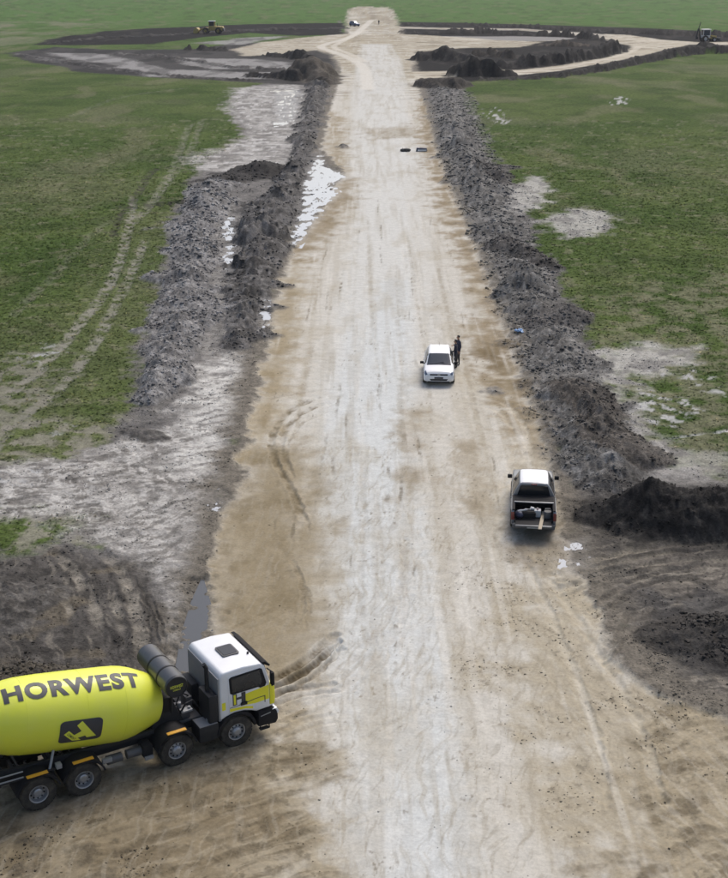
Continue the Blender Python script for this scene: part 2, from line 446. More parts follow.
# dark crumbs of topsoil dragged onto the sand
spk = pmask([(480, 560), (560, 555), (600, 620), (650, 700), (720, 720), (720, 800), (620, 830), (560, 800), (500, 740), (470, 640)], 1.6, 1.0)
mix(spk * road * sstep(.30, .6, fbm(X * .7, Y, .22, 3, 87)) * sstep(-.1, .5, mid), alb(112, 98, 82), .6, r=.35)
mix(road * sstep(.55, .75, fbm(X, Y * .7, .20, 2, 89)) * sstep(.2, .6, fbm(X, Y, 2.0, 2, 90)) * (Y < 90), alb(124, 110, 92), .6)
mix((1 - .7 * np.maximum(fg, fg4)) * road * sstep(.1, .6, fbm(X, Y * .02, .28, 3, 93)) * sstep(-.2, .5, fbm(X, Y * .2, 2.4, 3, 94)), alb(164, 148, 124), .30)
mix((1 - .85 * np.maximum(np.maximum(fg, fg4), brownz)) * road * sstep(.15, .6, fbm(X, Y * .03, .5, 3, 193)) * sstep(-.1, .5, fbm(X, Y * .2, 3.1, 3, 194)), alb(224, 218, 206), .4)
mix(road * sstep(.1, .6, fbm(X * .6, Y * .25, 1.4, 4, 195)), alb(176, 158, 130), .30)


def stroke(pts, wm, colour, a, depth=0.0, n=.10, on=None, broken=None, lugs=0.0):
    """A tyre mark: pts in photograph pixels, width in metres."""
    P = ats(pts)
    # round the corners
    Q = []
    M = len(P)
    for i in range(M - 1):
        p0, p1, p2, p3 = P[max(i - 1, 0)], P[i], P[i + 1], P[min(i + 2, M - 1)]
        for t in np.linspace(0, 1, 7, endpoint=False):
            Q.append(.5 * ((2 * p1) + (-p0 + p2) * t + (2 * p0 - 5 * p1 + 4 * p2 - p3) * t * t + (-p0 + 3 * p1 - 3 * p2 + p3) * t ** 3))
    Q.append(P[-1]); Q = np.array(Q)
    pad = wm * 2 + .5
    lo = Q.min(0) - pad; hi = Q.max(0) + pad
    idx = np.nonzero((X > lo[0]) & (X < hi[0]) & (Y > lo[1]) & (Y < hi[1]))[0]
    x = X[idx] + n * fine[idx]; y = Y[idx] + n * mid[idx]
    d2 = np.full(idx.size, 1e18); al = np.zeros(idx.size); acc = 0.0
    for i in range(len(Q) - 1):
        ax, ay = Q[i]; ex, ey = Q[i + 1] - Q[i]
        L = math.hypot(ex, ey)
        t = np.clip(((x - ax) * ex + (y - ay) * ey) / (ex * ex + ey * ey + 1e-9), 0, 1)
        dd = (x - ax - t * ex) ** 2 + (y - ay - t * ey) ** 2
        b_ = dd < d2
        al[b_] = acc + t[b_] * L; d2[b_] = dd[b_]; acc += L
    d = np.sqrt(d2)
    mk = np.zeros(N, np.float32)
    mk[idx] = (1 - sstep(wm * .35, wm * .75, d)) * sstep(0, 1.2, al) * sstep(0, 1.6, acc - al)
    if lugs: mk[idx] *= 1 - lugs * sstep(-.2, .5, np.sin(al * 2 * math.pi / .22 + d * 9))
    if on is not None: mk *= on
    if broken: mk[idx] *= sstep(-broken, broken, fbm(X[idx], Y[idx], .9, 3, 95) + .1)
    mix(mk, colour, a)
    if depth:
        dz = np.zeros(N, np.float32)
        dz[idx] = -depth * (1 - sstep(0, wm * .8, d)) + .5 * depth * sstep(wm * .5, wm * .8, d) * (1 - sstep(wm * .8, wm * 1.4, d))
        Z[:] += dz if on is None else dz * on
    return mk


DT = alb(118, 98, 72)
for pts, wmm, c, a, dp in [
        ([(318, 398), (292, 410), (275, 430), (272, 450), (280, 470), (293, 492), (303, 520)], .36, alb(116, 98, 72), .75, .03),
        ([(330, 402), (302, 414), (285, 432), (282, 452), (289, 470)], .32, alb(122, 104, 78), .65, .03),
        ([(262, 402), (285, 396), (320, 390), (350, 388)], .2, DT, .3, .01),
        ([(466, 394), (500, 402), (520, 420), (526, 446), (518, 478), (503, 512), (488, 545)], .35, alb(214, 200, 178), .55, .015),
        ([(470, 404), (498, 412), (511, 428), (514, 450), (505, 480), (492, 508)], .3, alb(208, 192, 168), .45, .015),
        ([(258, 686), (285, 674), (312, 656), (335, 636)], .40, alb(92, 74, 52), .86, .07),
        ([(262, 693), (292, 680), (318, 662), (338, 642)], .34, alb(92, 74, 52), .8, .06),
        ([(262, 700), (296, 690), (332, 684)], .28, alb(104, 84, 60), .75, .05),
        ([(270, 706), (312, 688), (350, 662), (384, 622), (400, 588), (406, 540)], .3, alb(178, 168, 154), .6, .02),
        ([(276, 716), (320, 700), (362, 672), (396, 632), (412, 596)], .3, alb(190, 182, 170), .5, .02),
        ([(268, 738), (300, 722), (330, 716)], .25, alb(126, 106, 80), .4, .02),
        ([(300, 770), (360, 740), (430, 700)], .2, alb(160, 146, 126), .3, .01),
        ([(330, 840), (360, 815), (390, 800)], .2, alb(170, 158, 140), .4, .01),
        ([(292, 560), (304, 590), (300, 620)], .2, alb(104, 84, 56), .5, .02),
        ([(205, 640), (250, 620), (290, 600)], .25, alb(120, 98, 68), .4, .01),
        ([(556, 575), (600, 560), (660, 548), (740, 542)], .5, alb(142, 130, 112), .6, .05),
        ([(556, 590), (610, 572), (680, 562), (760, 560)], .35, alb(128, 118, 104), .5, .05),
        ([(590, 610), (640, 580), (700, 566)], .3, alb(84, 76, 68), .5, .05),
        ([(630, 612), (618, 640), (600, 660)], .3, alb(80, 72, 62), .5, .04),
        ([(650, 640), (690, 632), (740, 612)], .16, alb(140, 136, 132), .6, .03),
        ([(548, 575), (590, 640), (636, 720), (660, 800)], .4, alb(200, 186, 162), .4, .02),
        ([(525, 560), (560, 640), (590, 720), (604, 800)], .4, alb(202, 190, 168), .35, .02),
        # roundabout wheel marks
        ([(372, 20), (352, 36), (326, 44), (322, 48), (340, 54), (362, 66), (368, 90)], 2.2, alb(222, 214, 200), .7, 0),
        ([(366, 30), (345, 40), (334, 47), (350, 54), (366, 62)], 1.6, alb(220, 210, 194), .6, 0),
        ([(398, 50), (440, 47), (480, 45), (560, 40)], 2.0, alb(166, 150, 128), .5, 0),
        ([(420, 74), (500, 73), (570, 66), (625, 54), (640, 46)], 1.6, alb(214, 202, 182), .6, 0)]:
    near_ = pts[0][1] > 380 and wmm < .6
    stroke(pts, wmm * (.85 if near_ else 1), c, a * (1.15 if near_ else 1), dp * 1.3, on=None, broken=.8 if near_ else None, lugs=.4 if near_ else 0)
    if near_ and wmm > .18: stroke([(x_ + 5, y_ + 7) for x_, y_ in pts], wmm * .5, c, a * .75, dp, broken=.5, lugs=.4)
# long parallel wheel tracks along the carriageway
for k in range(26):
    x0 = random.uniform(-.36, .34)
    ya = random.uniform(120, 520); yb = ya + random.uniform(60, 200)
    cx = lambda y: 378 + 12 * (y - 150) / 300 + x0 * .60 * (y + 65)
    pts = [(cx(y) + random.uniform(-3, 3) * (y / 400), y) for y in np.linspace(ya, min(yb, 860), 4)]
    stroke(pts, random.uniform(.12, .3), random.choice([alb(150, 132, 106), alb(160, 144, 120), alb(214, 206, 192)]), random.uniform(.15, .38), .008, on=road * (1 - brownz), broken=.5)
# thin dark scuffs
for k in range(46):
    y0_ = random.uniform(190, 560); x0 = random.uniform(-.40, .36)
    cx = lambda y: 378 + 12 * (y - 150) / 300 + x0 * .60 * (y + 65)
    L_ = random.uniform(8, 34) * y0_ / 350; bend = random.uniform(-4, 4)
    pts = [(cx(y) + bend * ((y - y0_) / L_) ** 2, y) for y in np.linspace(y0_, y0_ + L_, 4)]
    stroke(pts, random.uniform(.07, .16), alb(118, 104, 84), random.uniform(.45, .85), .01, n=.05, on=road, broken=.4, lugs=.3)
# ruts over the left field
RUT = alb(150, 144, 132)
for pts, wmm, a in [
        ([(-40, 440), (0, 402), (40, 372), (78, 328), (102, 298), (120, 262), (130, 222), (134, 196)], .75, .8),
        ([(-20, 470), (16, 424), (54, 398), (92, 350), (116, 306), (134, 270), (146, 240)], .7, .7),
        ([(128, 230), (150, 205), (172, 172), (184, 140), (190, 125)], .9, .4),
        ([(140, 220), (166, 186), (186, 160), (196, 138), (202, 120)], .8, .4),
        ([(10, 320), (60, 270), (100, 230), (140, 206)], .7, .2), ([(70, 118), (120, 98), (190, 88)], 1.2, .18)]:
    mk = stroke(pts, wmm, RUT, a, .05, broken=.5); grass *= 1 - .9 * mk * a
for pts, wmm in [([(108, 209), (140, 206), (185, 203), (225, 206)], .9), ([(130, 205), (140, 192), (146, 180), (158, 170), (180, 168)], .8), ([(112, 240), (122, 214), (136, 204)], .6)]:
    mk = stroke(pts, wmm, alb(64, 60, 54), .8, .08, broken=.5); grass *= 1 - .9 * mk
mk = pmask([(10, 360), (50, 350), (60, 375), (40, 430), (-40, 450), (-60, 400)], 1, 1.2)
mix(patchy(mk, 1.3, 97), alb(138, 132, 118), .7, g=.1)
# pale plant tracks over the dark mud by the mixer
for pts, wmm in [([(56, 556), (74, 574), (88, 598), (97, 622), (98, 640)], .42), ([(104, 556), (122, 578), (134, 606), (141, 640), (142, 660)], .42), ([(112, 596), (120, 618), (124, 640)], .35), ([(66, 600), (70, 616), (72, 630)], .3)]:
    stroke(pts, wmm, alb(158, 147, 132), .75, .04, broken=.9)
for pts in [[(150, 600), (160, 622), (166, 650)], [(142, 590), (152, 615), (158, 645)], [(134, 580), (146, 606), (150, 634)]]:
    stroke(pts, .14, alb(58, 54, 50), .6, .05)
# pale wet spots standing in the right-hand turf
for pg in [[(668, 372), (690, 370), (720, 392), (730, 402), (700, 396)], [(640, 396), (690, 402), (700, 424), (660, 428), (630, 414)], [(484, 112), (496, 108), (508, 122), (500, 126), (488, 120)], [(612, 99), (624, 97), (626, 104), (614, 106)],
           [(30, 366), (48, 346), (54, 352), (44, 372)], [(14, 476), (30, 470), (34, 480), (18, 486)], [(44, 434), (58, 432), (56, 440)]]:
    mk = pmask(pg, .5, .8); mk = patchy(mk, .9, 98, .0, .3)
    mix(mk, alb(172, 172, 170), .85, g=.2, w=.5)
stroke([(660, 442), (700, 436), (740, 432), (800, 428)], .22, alb(190, 190, 188), .8, .03, broken=.8)

# ------------------------------------------------------------------ ground: heights
lump = fbm(X, Y, 2.3, 4, 120, gain=.55)
clod = fbm(X, Y, .75, 4, 121, gain=.6, ridged=True) * np.clip(1.25 - Y / 160, 0, 1)
hump = np.abs(fbm(X, Y, 4.5, 2, 122))
BANKS = []      # (label id, name, descr)


def bank(pts, lid, colour, a=.9, lumpiness=.45, second=None, seed=0, pw=1.0, hummock=0.0, wv=.15, steady=False):
    idx, q, h, s = line_eval(pts)
    fs = max(1.0, float(np.mean(Y[idx])) / 110)
    la = fbm(X[idx], Y[idx], 2.1 * fs, 4, 500 + seed, gain=.6)
    lb_ = fbm(X[idx], Y[idx], 5.5 * fs, 2, 560 + seed)
    if fs < 2: q = q * (1.1 + (.0 if steady else .62) * lb_) + (.12 if steady else .30) * la
    else: q = q * (1 + .25 * lb_) + .15 * la
    prof = np.clip(1 - np.clip(q, 0, 1) ** 1.5, 0, 1) ** pw
    along = .74 + .95 * vnoise(s / 5.0, s * 0 + seed * 3.7, 700 + seed)
    if steady: along = along * 0 + 1.0
    hh = h * (.85 * along if fs < 2 else 1.2 * (.55 + .45 * along)) * prof * np.clip(.85 + lumpiness * (1.1 if fs < 2 else .5) * la - .3 * lb_, .12, 2)
    if hummock:                                    # separate tipped loads along the line
        hh *= 1 - hummock + hummock * np.abs(np.sin(s / 1.27 + 1.3 * w1x[idx])) ** .6
    amp = np.clip(h * .2, .04, .3)
    hh += np.clip(prof, 0, 1) ** .6 * amp * (clod[idx] - .1)
    hh = np.maximum(hh, 0)
    Z[idx] = np.maximum(Z[idx], np.where(prof > 0, hh, -1))
    m_ = np.zeros(N, np.float32)
    m_[idx] = sstep(1.12, .82, q) if fs < 2 else sstep(1.55, 1.1, q)
    mix(m_, colour, a, g=0, r=1.0, w=wv)
    if second is not None:
        mix(patchy(m_, 1.5 * max(1, float(np.mean(Y[idx])) / 90), 130 + seed, .0, .4), second, .7)
        mix(patchy(m_, 5.0 * fs, 260 + seed, .05, .5), np.minimum(second * 1.25, .5), .55)
        mix(patchy(m_, 4.0 * fs, 290 + seed, .1, .5), colour * .62, .5)
        mix(patchy(m_, .5 * fs, 160 + seed, .1, .4), np.minimum(second * (1.5 if fs < 2 else 1.1), .5), .6)
        mix(patchy(m_, .6 * fs, 190 + seed, .1, .4), colour * .55, .5)
    sel = idx[(q < (.92 if fs < 2 else 1.08)) & (h > 0)]
    lab[sel] = lid


JUM = [
       ([(430, 90), (470, 92), (500, 170), (535, 250), (562, 310), (580, 370), (625, 420), (640, 470), (600, 500), (556, 470), (530, 390), (500, 310), (470, 225), (438, 150)], 10, .12, (98, 96, 93))]
for pg, lid, hgt, c_ in JUM:
    m_ = pmask(pg, .9, .9)
    ix = np.nonzero(m_ > .01)[0]
    la = fbm(X[ix], Y[ix], 2.4, 5, 610 + lid, gain=.62)
    Z[ix] += m_[ix] * np.maximum(hgt * (.75 + 1.3 * la) + .14 * clod[ix], 0)
    mix(m_, alb(*c_), .45, g=0, r=1, w=.15)
    mix(patchy(m_, 1.1, 620 + lid, .0, .4), alb(70, 67, 64), .6)
    mix(patchy(m_, .55, 640 + lid, .05, .4), alb(146, 142, 137), .6)
    lab[ix[m_[ix] > .5]] = lid
GB = alb(112, 109, 108); GB2 = alb(142, 139, 137); DB = alb(66, 62, 60); DB2 = alb(96, 91, 88); K1 = alb(40, 38, 38); K2 = alb(60, 56, 54)
trough = pmask([(222, 205), (236, 205), (234, 270), (222, 330), (212, 358), (203, 356), (206, 310), (214, 260)], .8, .6)
mix(trough, alb(150, 145, 138), .75)
mix(patchy(trough, 1.2, 155, .0, .4), alb(96, 90, 84), .7)
# right-hand bank beside the carriageway
bank([(441, 84, 13, 1.2), (449, 112, 16, 1.4), (458, 150, 19, 1.6), (478, 188, 22, 1.7), (497, 230, 24, 1.5), (516, 268, 26, 1.4), (533, 305, 30, 1.1), (552, 345, 32, 1.1),
      (570, 388, 38, 1.35), (592, 428, 44, 1.35), (608, 458, 46, 1.2), (612, 490, 36, .7)], 10, alb(94, 91, 88), .9, .6, alb(124, 121, 117), 1)
bank([(476, 168, 20, 1.5), (492, 172, 20, 1.9), (506, 186, 12, .8)], 10, DB, .9, .4, DB2, 2)
bank([(505, 250, 24, 1.3), (530, 262, 20, 1.3), (550, 270, 12, .7)], 10, DB, .9, .5, DB2, 3)
bank([(540, 326, 26, .9), (566, 322, 22, .9), (580, 318, 10, .5)], 10, alb(84, 80, 77), .8, .5, DB2, 33)
bank([(582, 405, 30, 1.0), (602, 436, 35, 1.3), (636, 466, 27, 1.0)], 10, alb(76, 69, 64), .85, .5, alb(98, 90, 84), 4)
# left inner bank, tipped loads
bank([(318, 86, 12, 1.6), (313, 110, 13, 1.3), (304, 140, 13, 1.2), (298, 165, 14, 1.2), (285, 190, 22, 1.4), (268, 212, 36, 1.5), (262, 245, 34, 1.4), (250, 285, 28, 1.3), (243, 320, 26, 1.1), (238, 348, 24, .6)], 11,
     alb(76, 73, 71), .95, .5, alb(110, 106, 104), 5, hummock=.7)
bank([(262, 174, 36, 1.6), (225, 184, 26, 1.1)], 11, K1, .95, .4, alb(62, 58, 56), 6)
stroke([(150, 208), (190, 204), (230, 206), (262, 210)], 1.3, alb(52, 49, 46), .85, .45)
# left outer bank
bank([(214, 188, 26, 1.2), (200, 222, 30, 1.3), (193, 255, 30, 1.2), (187, 290, 31, 1.2), (180, 325, 34, 1.2), (171, 355, 33, 1.2), (160, 385, 27, 1.1), (152, 405, 14, .6)], 12, GB, .9, .5, GB2, 7, hummock=.3)
bank([(128, 434, 16, .5), (146, 436, 22, .9), (160, 438, 10, .4)], 37, alb(80, 76, 72), .85, .4, DB2, 8)
# mud heaped up by the mixer
bank([(-60, 700, 70, .7), (20, 690, 60, .8), (80, 690, 55, .6), (128, 684, 30, .3)], 14, alb(92, 82, 70), .7, .4, DKMUD, 9)
bank([(-60, 612, 60, .7), (0, 606, 50, .6), (50, 600, 30, .3)], 34, alb(70, 66, 63), .7, .5, alb(100, 95, 90), 10)
smear = pmask([(575, 505), (610, 492), (660, 484), (900, 490), (900, 560), (690, 556), (600, 548)], 1.2, 1.2)
mix(smear, alb(60, 56, 53), .75, g=0, r=1)
# black topsoil heap on the right
bank([(604, 518, 36, .7), (648, 520, 60, 2.05), (690, 522, 58, 1.7), (740, 524, 58, 1.8), (800, 530, 50, 1.6)], 13, BLACK, .97, .12, alb(58, 54, 51), 11, steady=True)
bank([(668, 640, 40, .4), (720, 640, 62, .75), (790, 640, 70, .8)], 15, alb(58, 54, 52), .7, .5, DKMUD, 12, steady=True)
# roundabout mounds
FB = dict(lumpiness=.6)
bank([(296, 74, 15, 2.0), (310, 76, 22, 3.6), (322, 84, 12, 2.0)], 20, alb(92, 82, 72), .95, .35, alb(76, 68, 62), 13)
bank([(268, 56, 6, 1.5), (292, 58, 7, 2.0), (308, 60, 7, 2.0)], 35, K1, .95, .4, K2, 14)
bank([(252, 77, 6, 1.4), (275, 78, 8, 2.0), (296, 80, 9, 2.0)], 36, K1, .95, .4, K2, 15)
bank([(420, 60, 10, 2.0), (440, 60, 12, 3.2), (468, 62, 10, 2.6), (484, 66, 8, 1.5)], 21, K1, .95, .45, K2, 16)
bank([(452, 76, 10, 2.4), (470, 76, 12, 3.6), (490, 76, 10, 3.0), (508, 76, 7, 1.4)], 22, K1 * .9, .95, .35, K2, 17)
bank([(420, 86, 8, 1.4), (436, 88, 12, 2.8), (455, 88, 10, 2.0), (466, 86, 6, .8)], 23, alb(80, 72, 66), .95, .4, alb(62, 57, 54), 18)
bank([(474, 56, 5, 1.6), (494, 56, 8, 2.4), (510, 58, 6, 1.8)], 31, alb(66, 58, 52), .95, .4, K1, 19)
bank([(500, 68, 6, 1.8), (530, 66, 7, 2.4), (560, 63, 7, 2.4), (590, 58, 7, 2.6), (612, 53, 8, 3.4), (624, 51, 5, 1.6)], 24, K1, .97, .4, K2, 20)
bank([(480, 81, 4, .9), (520, 80, 5, 1.0), (560, 77, 5, 1.2), (600, 71, 5, 1.5), (640, 63, 5.5, 1.8), (670, 57, 5.5, 2.0), (700, 53, 7, 2.4), (760, 54, 6, 2.0)], 25, K1, .97, .4, K2, 21)
bank([(684, 52, 8, 1.6), (704, 52, 10, 2.6), (722, 51, 7, 1.6)], 25, K1, .97, .35, K2, 22)
bank([(398, 25, 2.2, 1.0), (470, 25, 2.6, 1.2), (550, 28.5, 3, 1.4), (600, 32, 3, 1.4), (650, 34, 4, 1.8), (728, 37, 4, 2.0), (860, 42, 4, 2.0)], 26, K1, .97, .5, K2, 23)
bank([(400, 33, 3, 1.2), (470, 34, 3, 1.4), (486, 32.5, 3, 2.4), (500, 34.5, 3, 1.4), (560, 36, 4.2, 2.0), (590, 39, 5, 2.6), (604, 40, 4, 1.4)], 27, K1, .97, .5, K2, 24)
bank([(540, 46, 3, 1.5), (566, 46, 4, 2.0), (590, 46, 3, 1.2)], 32, alb(84, 74, 66), .95, .5, K1, 25)
bank([(46, 43.5, 2, .3), (100, 38, 5.0, .6), (150, 36, 5.5, .7), (200, 33, 5.5, .7), (270, 30, 5.2, .8), (345, 28.5, 4, .9)], 28, K1, .97, .5, K2, 26)
bank([(18, 54, 2.5, .25), (50, 60, 6, .5), (100, 68, 6, .5), (150, 74, 4.5, .5), (200, 79, 3, .4), (250, 81, 3, .5)], 29, K2, .9, .5, alb(104, 100, 98), 27)
bank([(118, 54, 5, .5), (160, 57, 5, .7), (200, 62, 4.5, .6), (230, 68, 3.5, .5), (285, 70, 3.5, .6)], 30, alb(76, 72, 70), .9, .5, alb(104, 100, 98), 28)
bank([(186, 50, 4, 1.4), (196, 50, 5, 1.8), (225, 51, 4, 1.0)], 33, K1, .9, .5, K2, 29)

# general relief
gz = fbm(X, Y, 1.1, 4, 140, gain=.55)
gz2 = fbm(X, Y, 9.0, 3, 141)
far = sstep(400, 150, Y)
Z += (rough * (1 - rd)) * (.07 * gz + .05 * clod) * (.3 + .7 * far) + grass * (.03 * fbm(X, Y, .5, 2, 142) + .02)
Z += (1 - rd) * .10 * gz2 * far + rd * (.012 * gz + .02 * gz2) * far
Z += fgr * (.022 * gz + .02 * clod + .015 * fine) + fg3 * road * .01 * fine
# the carriageway lies slightly below its edges; its crown is slightly raised
Z += (1 - rd) * .10 * far
Z -= corner * .04
labroad = (rd > .55) & (lab == 0)
lab[labroad] = 1
lab[(lab == 0) & (grass < .42) & (X < 0)] = 2
lab[(lab == 0) & (grass < .42) & (X >= 0)] = 3
lab[(lab == 1) & (Y > 300) & (apron > .4) & (road < .5)] = 4
lab[(lab == 1) & (Y > 240) & (np.maximum(track, track2) > .4) & (road < .5)] = 5

# ------------------------------------------------------------------ puddle hollows
PUDDLES = [
    ('near', [(202, 582), (209, 606), (214, 640), (200, 668), (178, 664), (184, 630), (192, 604)], -.05, 1.15),
    ('margin', [(322, 148), (324, 166), (350, 177), (334, 184), (340, 196), (326, 206), (314, 224), (303, 241), (291, 246), (293, 226), (301, 205), (303, 182), (312, 160)], -.02, .50),
    ('small', [(208, 494), (220, 490), (233, 493), (231, 500), (218, 510), (207, 506)], .0, .6),
    ('verge', [(568, 540), (592, 536), (598, 546), (580, 554), (566, 552)], .0, .55),
    ('verge', [(562, 559), (594, 556), (592, 570), (570, 576), (560, 568)], .0, .5),
    ('trough', [(222, 222), (234, 222), (236, 250), (234, 276), (222, 276), (224, 250)], .06, .45),
    ('trough', [(256, 300), (270, 298), (270, 330), (258, 332)], .02, .5),
    ('flat', [(272, 92), (302, 92), (298, 122), (276, 124)], .06, .12),
]
puddle_defs = []
for nm, pg, zw, cover in PUDDLES:
    m_ = pmask(pg, .8, .5)
    ix = np.nonzero(m_ > .003)[0]
    mm = m_[ix]
    nz = fbm(X[ix], Y[ix] * .6, 1.0, 5, 150, gain=.7)
    f_ = sstep(0, 1, (mm - .35) * 1.25 + .7 * nz - (.8 - cover))
    k_ = sstep(.0, .4, mm)
    Z[ix] = Z[ix] * (1 - k_) + (zw + .04 - .13 * f_ + .012 * gz[ix]) * k_
    lab[(m_ > .5) & (lab >= 10)] = 2 if at(*pg[0])[0] < 0 else 3
    wet[:] = np.maximum(wet, m_ * .9)
    col[:] = col * (1 - .35 * m_[:, None])
    P = ats(pg); c_ = P.mean(0)
    puddle_defs.append((nm, c_ + (P - c_) * 1.18, zw))

Z += 0.0
# surface normals of the whole sheet, shared by all its pieces
Zg = Z.reshape(NR, NC)


def grid_normals():
    du = np.gradient(GX, axis=1); dv = np.gradient(GX, axis=0)
    eu = np.gradient(GY, axis=1); ev = np.gradient(GY, axis=0)
    zu = np.gradient(Zg, axis=1); zv = np.gradient(Zg, axis=0)
    a = np.stack([du, eu, zu], -1); b = np.stack([dv, ev, zv], -1)
    n = np.cross(a, b)
    n *= np.sign(n[..., 2:3] + 1e-12)
    return (n / np.linalg.norm(n, axis=-1, keepdims=True)).reshape(-1, 3)


NRM = grid_normals()


def ground_z(x, y):
    """Height of the sheet at a spot (bilinear in the grid)."""
    d = (y * CP + CAM_H * SP)
    v = (-y * SP + CAM_H * CP) / d * FPX + 439.0
    u = x / d * FPX
    r = np.interp(-v, -rows, np.arange(NR)); c = np.interp(u, cols, np.arange(NC))
    r0 = np.clip(np.floor(r).astype(int), 0, NR - 2); c0 = np.clip(np.floor(c).astype(int), 0, NC - 2)
    fr_ = r - r0; fc = c - c0
    return ((Zg[r0, c0] * (1 - fc) + Zg[r0, c0 + 1] * fc) * (1 - fr_) + (Zg[r0 + 1, c0] * (1 - fc) + Zg[r0 + 1, c0 + 1] * fc) * fr_)


# ------------------------------------------------------------------ materials
def new_mat(name):
    m = bpy.data.materials.new(name)
    m.use_nodes = True
    return m, m.node_tree.nodes, m.node_tree.links, m.node_tree.nodes['Principled BSDF']


def earth_material():
    m, n, l, b = new_mat('earth_and_turf')
    a = n.new('ShaderNodeAttribute'); a.attribute_name = 'soil'
    w = n.new('ShaderNodeAttribute'); w.attribute_name = 'surf'     # r grass, g roughness, b wet
    sep = n.new('ShaderNodeSeparateColor'); l.new(w.outputs['Color'], sep.inputs['Color'])
    geo = n.new('ShaderNodeNewGeometry')
    n1 = n.new('ShaderNodeTexNoise'); n1.inputs['Scale'].default_value = 9.0; n1.inputs['Detail'].default_value = 6; n1.inputs['Roughness'].default_value = .65
    n2 = n.new('ShaderNodeTexNoise'); n2.inputs['Scale'].default_value = 2.2; n2.inputs['Detail'].default_value = 5
    l.new(geo.outputs['Position'], n1.inputs['Vector']); l.new(geo.outputs['Position'], n2.inputs['Vector'])
    # brightness variation, stronger on turf and mud than on the compacted sand
    amp = n.new('ShaderNodeMath'); amp.operation = 'MULTIPLY_ADD'; l.new(sep.outputs['Green'], amp.inputs[0]); amp.inputs[1].default_value = 1.0; amp.inputs[2].default_value = .2
    amp2 = n.new('ShaderNodeMath'); amp2.operation = 'MULTIPLY_ADD'; l.new(sep.outputs['Red'], amp2.inputs[0]); amp2.inputs[1].default_value = .75; l.new(amp.outputs[0], amp2.inputs[2])
    cen = n.new('ShaderNodeMath'); cen.operation = 'SUBTRACT'; l.new(n1.outputs['Fac'], cen.inputs[0]); cen.inputs[1].default_value = .5
    cen2 = n.new('ShaderNodeMath'); cen2.operation = 'SUBTRACT'; l.new(n2.outputs['Fac'], cen2.inputs[0]); cen2.inputs[1].default_value = .5
    add = n.new('ShaderNodeMath'); add.operation = 'MULTIPLY_ADD'; l.new(cen2.outputs[0], add.inputs[0]); add.inputs[1].default_value = .7; l.new(cen.outputs[0], add.inputs[2])
    mul = n.new('ShaderNodeMath'); mul.operation = 'MULTIPLY'; l.new(add.outputs[0], mul.inputs[0]); l.new(amp2.outputs[0], mul.inputs[1])
    fac = n.new('ShaderNodeMath'); fac.operation = 'MULTIPLY_ADD'; l.new(mul.outputs[0], fac.inputs[0]); fac.inputs[1].default_value = 2.0; fac.inputs[2].default_value = 1.0
    mx = n.new('ShaderNodeVectorMath'); mx.operation = 'SCALE'; l.new(a.outputs['Color'], mx.inputs[0]); l.new(fac.outputs[0], mx.inputs['Scale'])
    l.new(mx.outputs[0], b.inputs['Base Color'])
    rr = n.new('ShaderNodeMapRange'); l.new(sep.outputs['Blue'], rr.inputs['Value']); rr.inputs['To Min'].default_value = .95; rr.inputs['To Max'].default_value = .38
    l.new(rr.outputs[0], b.inputs['Roughness'])
    sp = n.new('ShaderNodeMapRange'); l.new(sep.outputs['Blue'], sp.inputs['Value']); sp.inputs['To Min'].default_value = .04; sp.inputs['To Max'].default_value = .5
    l.new(sp.outputs[0], b.inputs['Specular IOR Level'])
    bp = n.new('ShaderNodeBump'); bp.inputs['Distance'].default_value = .06
    l.new(n1.outputs['Fac'], bp.inputs['Height'])
    bs = n.new('ShaderNodeMath'); bs.operation = 'MULTIPLY_ADD'; l.new(sep.outputs['Green'], bs.inputs[0]); bs.inputs[1].default_value = .75; bs.inputs[2].default_value = .12
    l.new(bs.outputs[0], bp.inputs['Strength'])
    l.new(bp.outputs[0], b.inputs['Normal'])
    return m


EARTH = earth_material()


def water_material(name, colour, rough_=.04):
    m, n, l, b = new_mat(name)
    b.inputs['Base Color'].default_value = (*colour, 1)
    b.inputs['Roughness'].default_value = rough_
    b.inputs['IOR'].default_value = 1.33
    geo = n.new('ShaderNodeNewGeometry')
    t = n.new('ShaderNodeTexNoise'); t.inputs['Scale'].default_value = 5.0; t.inputs['Detail'].default_value = 2
    l.new(geo.outputs['Position'], t.inputs['Vector'])
    bp = n.new('ShaderNodeBump'); bp.inputs['Distance'].default_value = .01; bp.inputs['Strength'].default_value = .15
    l.new(t.outputs['Fac'], bp.inputs['Height']); l.new(bp.outputs[0], b.inputs['Normal'])
    return m


# ------------------------------------------------------------------ ground: pieces
rid = np.arange(NR - 1)[:, None] * NC + np.arange(NC - 1)[None, :]
quads = np.stack([rid, rid + 1, rid + NC + 1, rid + NC], -1).reshape(-1, 4)
ql = lab[quads]
lab[(lab >= 10) & (Z < .03) & (Y < 100)] += 0
flab = np.max(ql, axis=1)
two = np.sort(ql, axis=1)
flab = np.where(two[:, 1] == two[:, 2], two[:, 1], flab)
surf = np.stack([grass, rough, wet, np.ones(N, np.float32)], -1)
colv = np.concatenate([np.clip(col, 0, 1), np.ones((N, 1), np.float32)], 1)
XYZ = np.stack([X, Y, Z], -1).astype(np.float32)


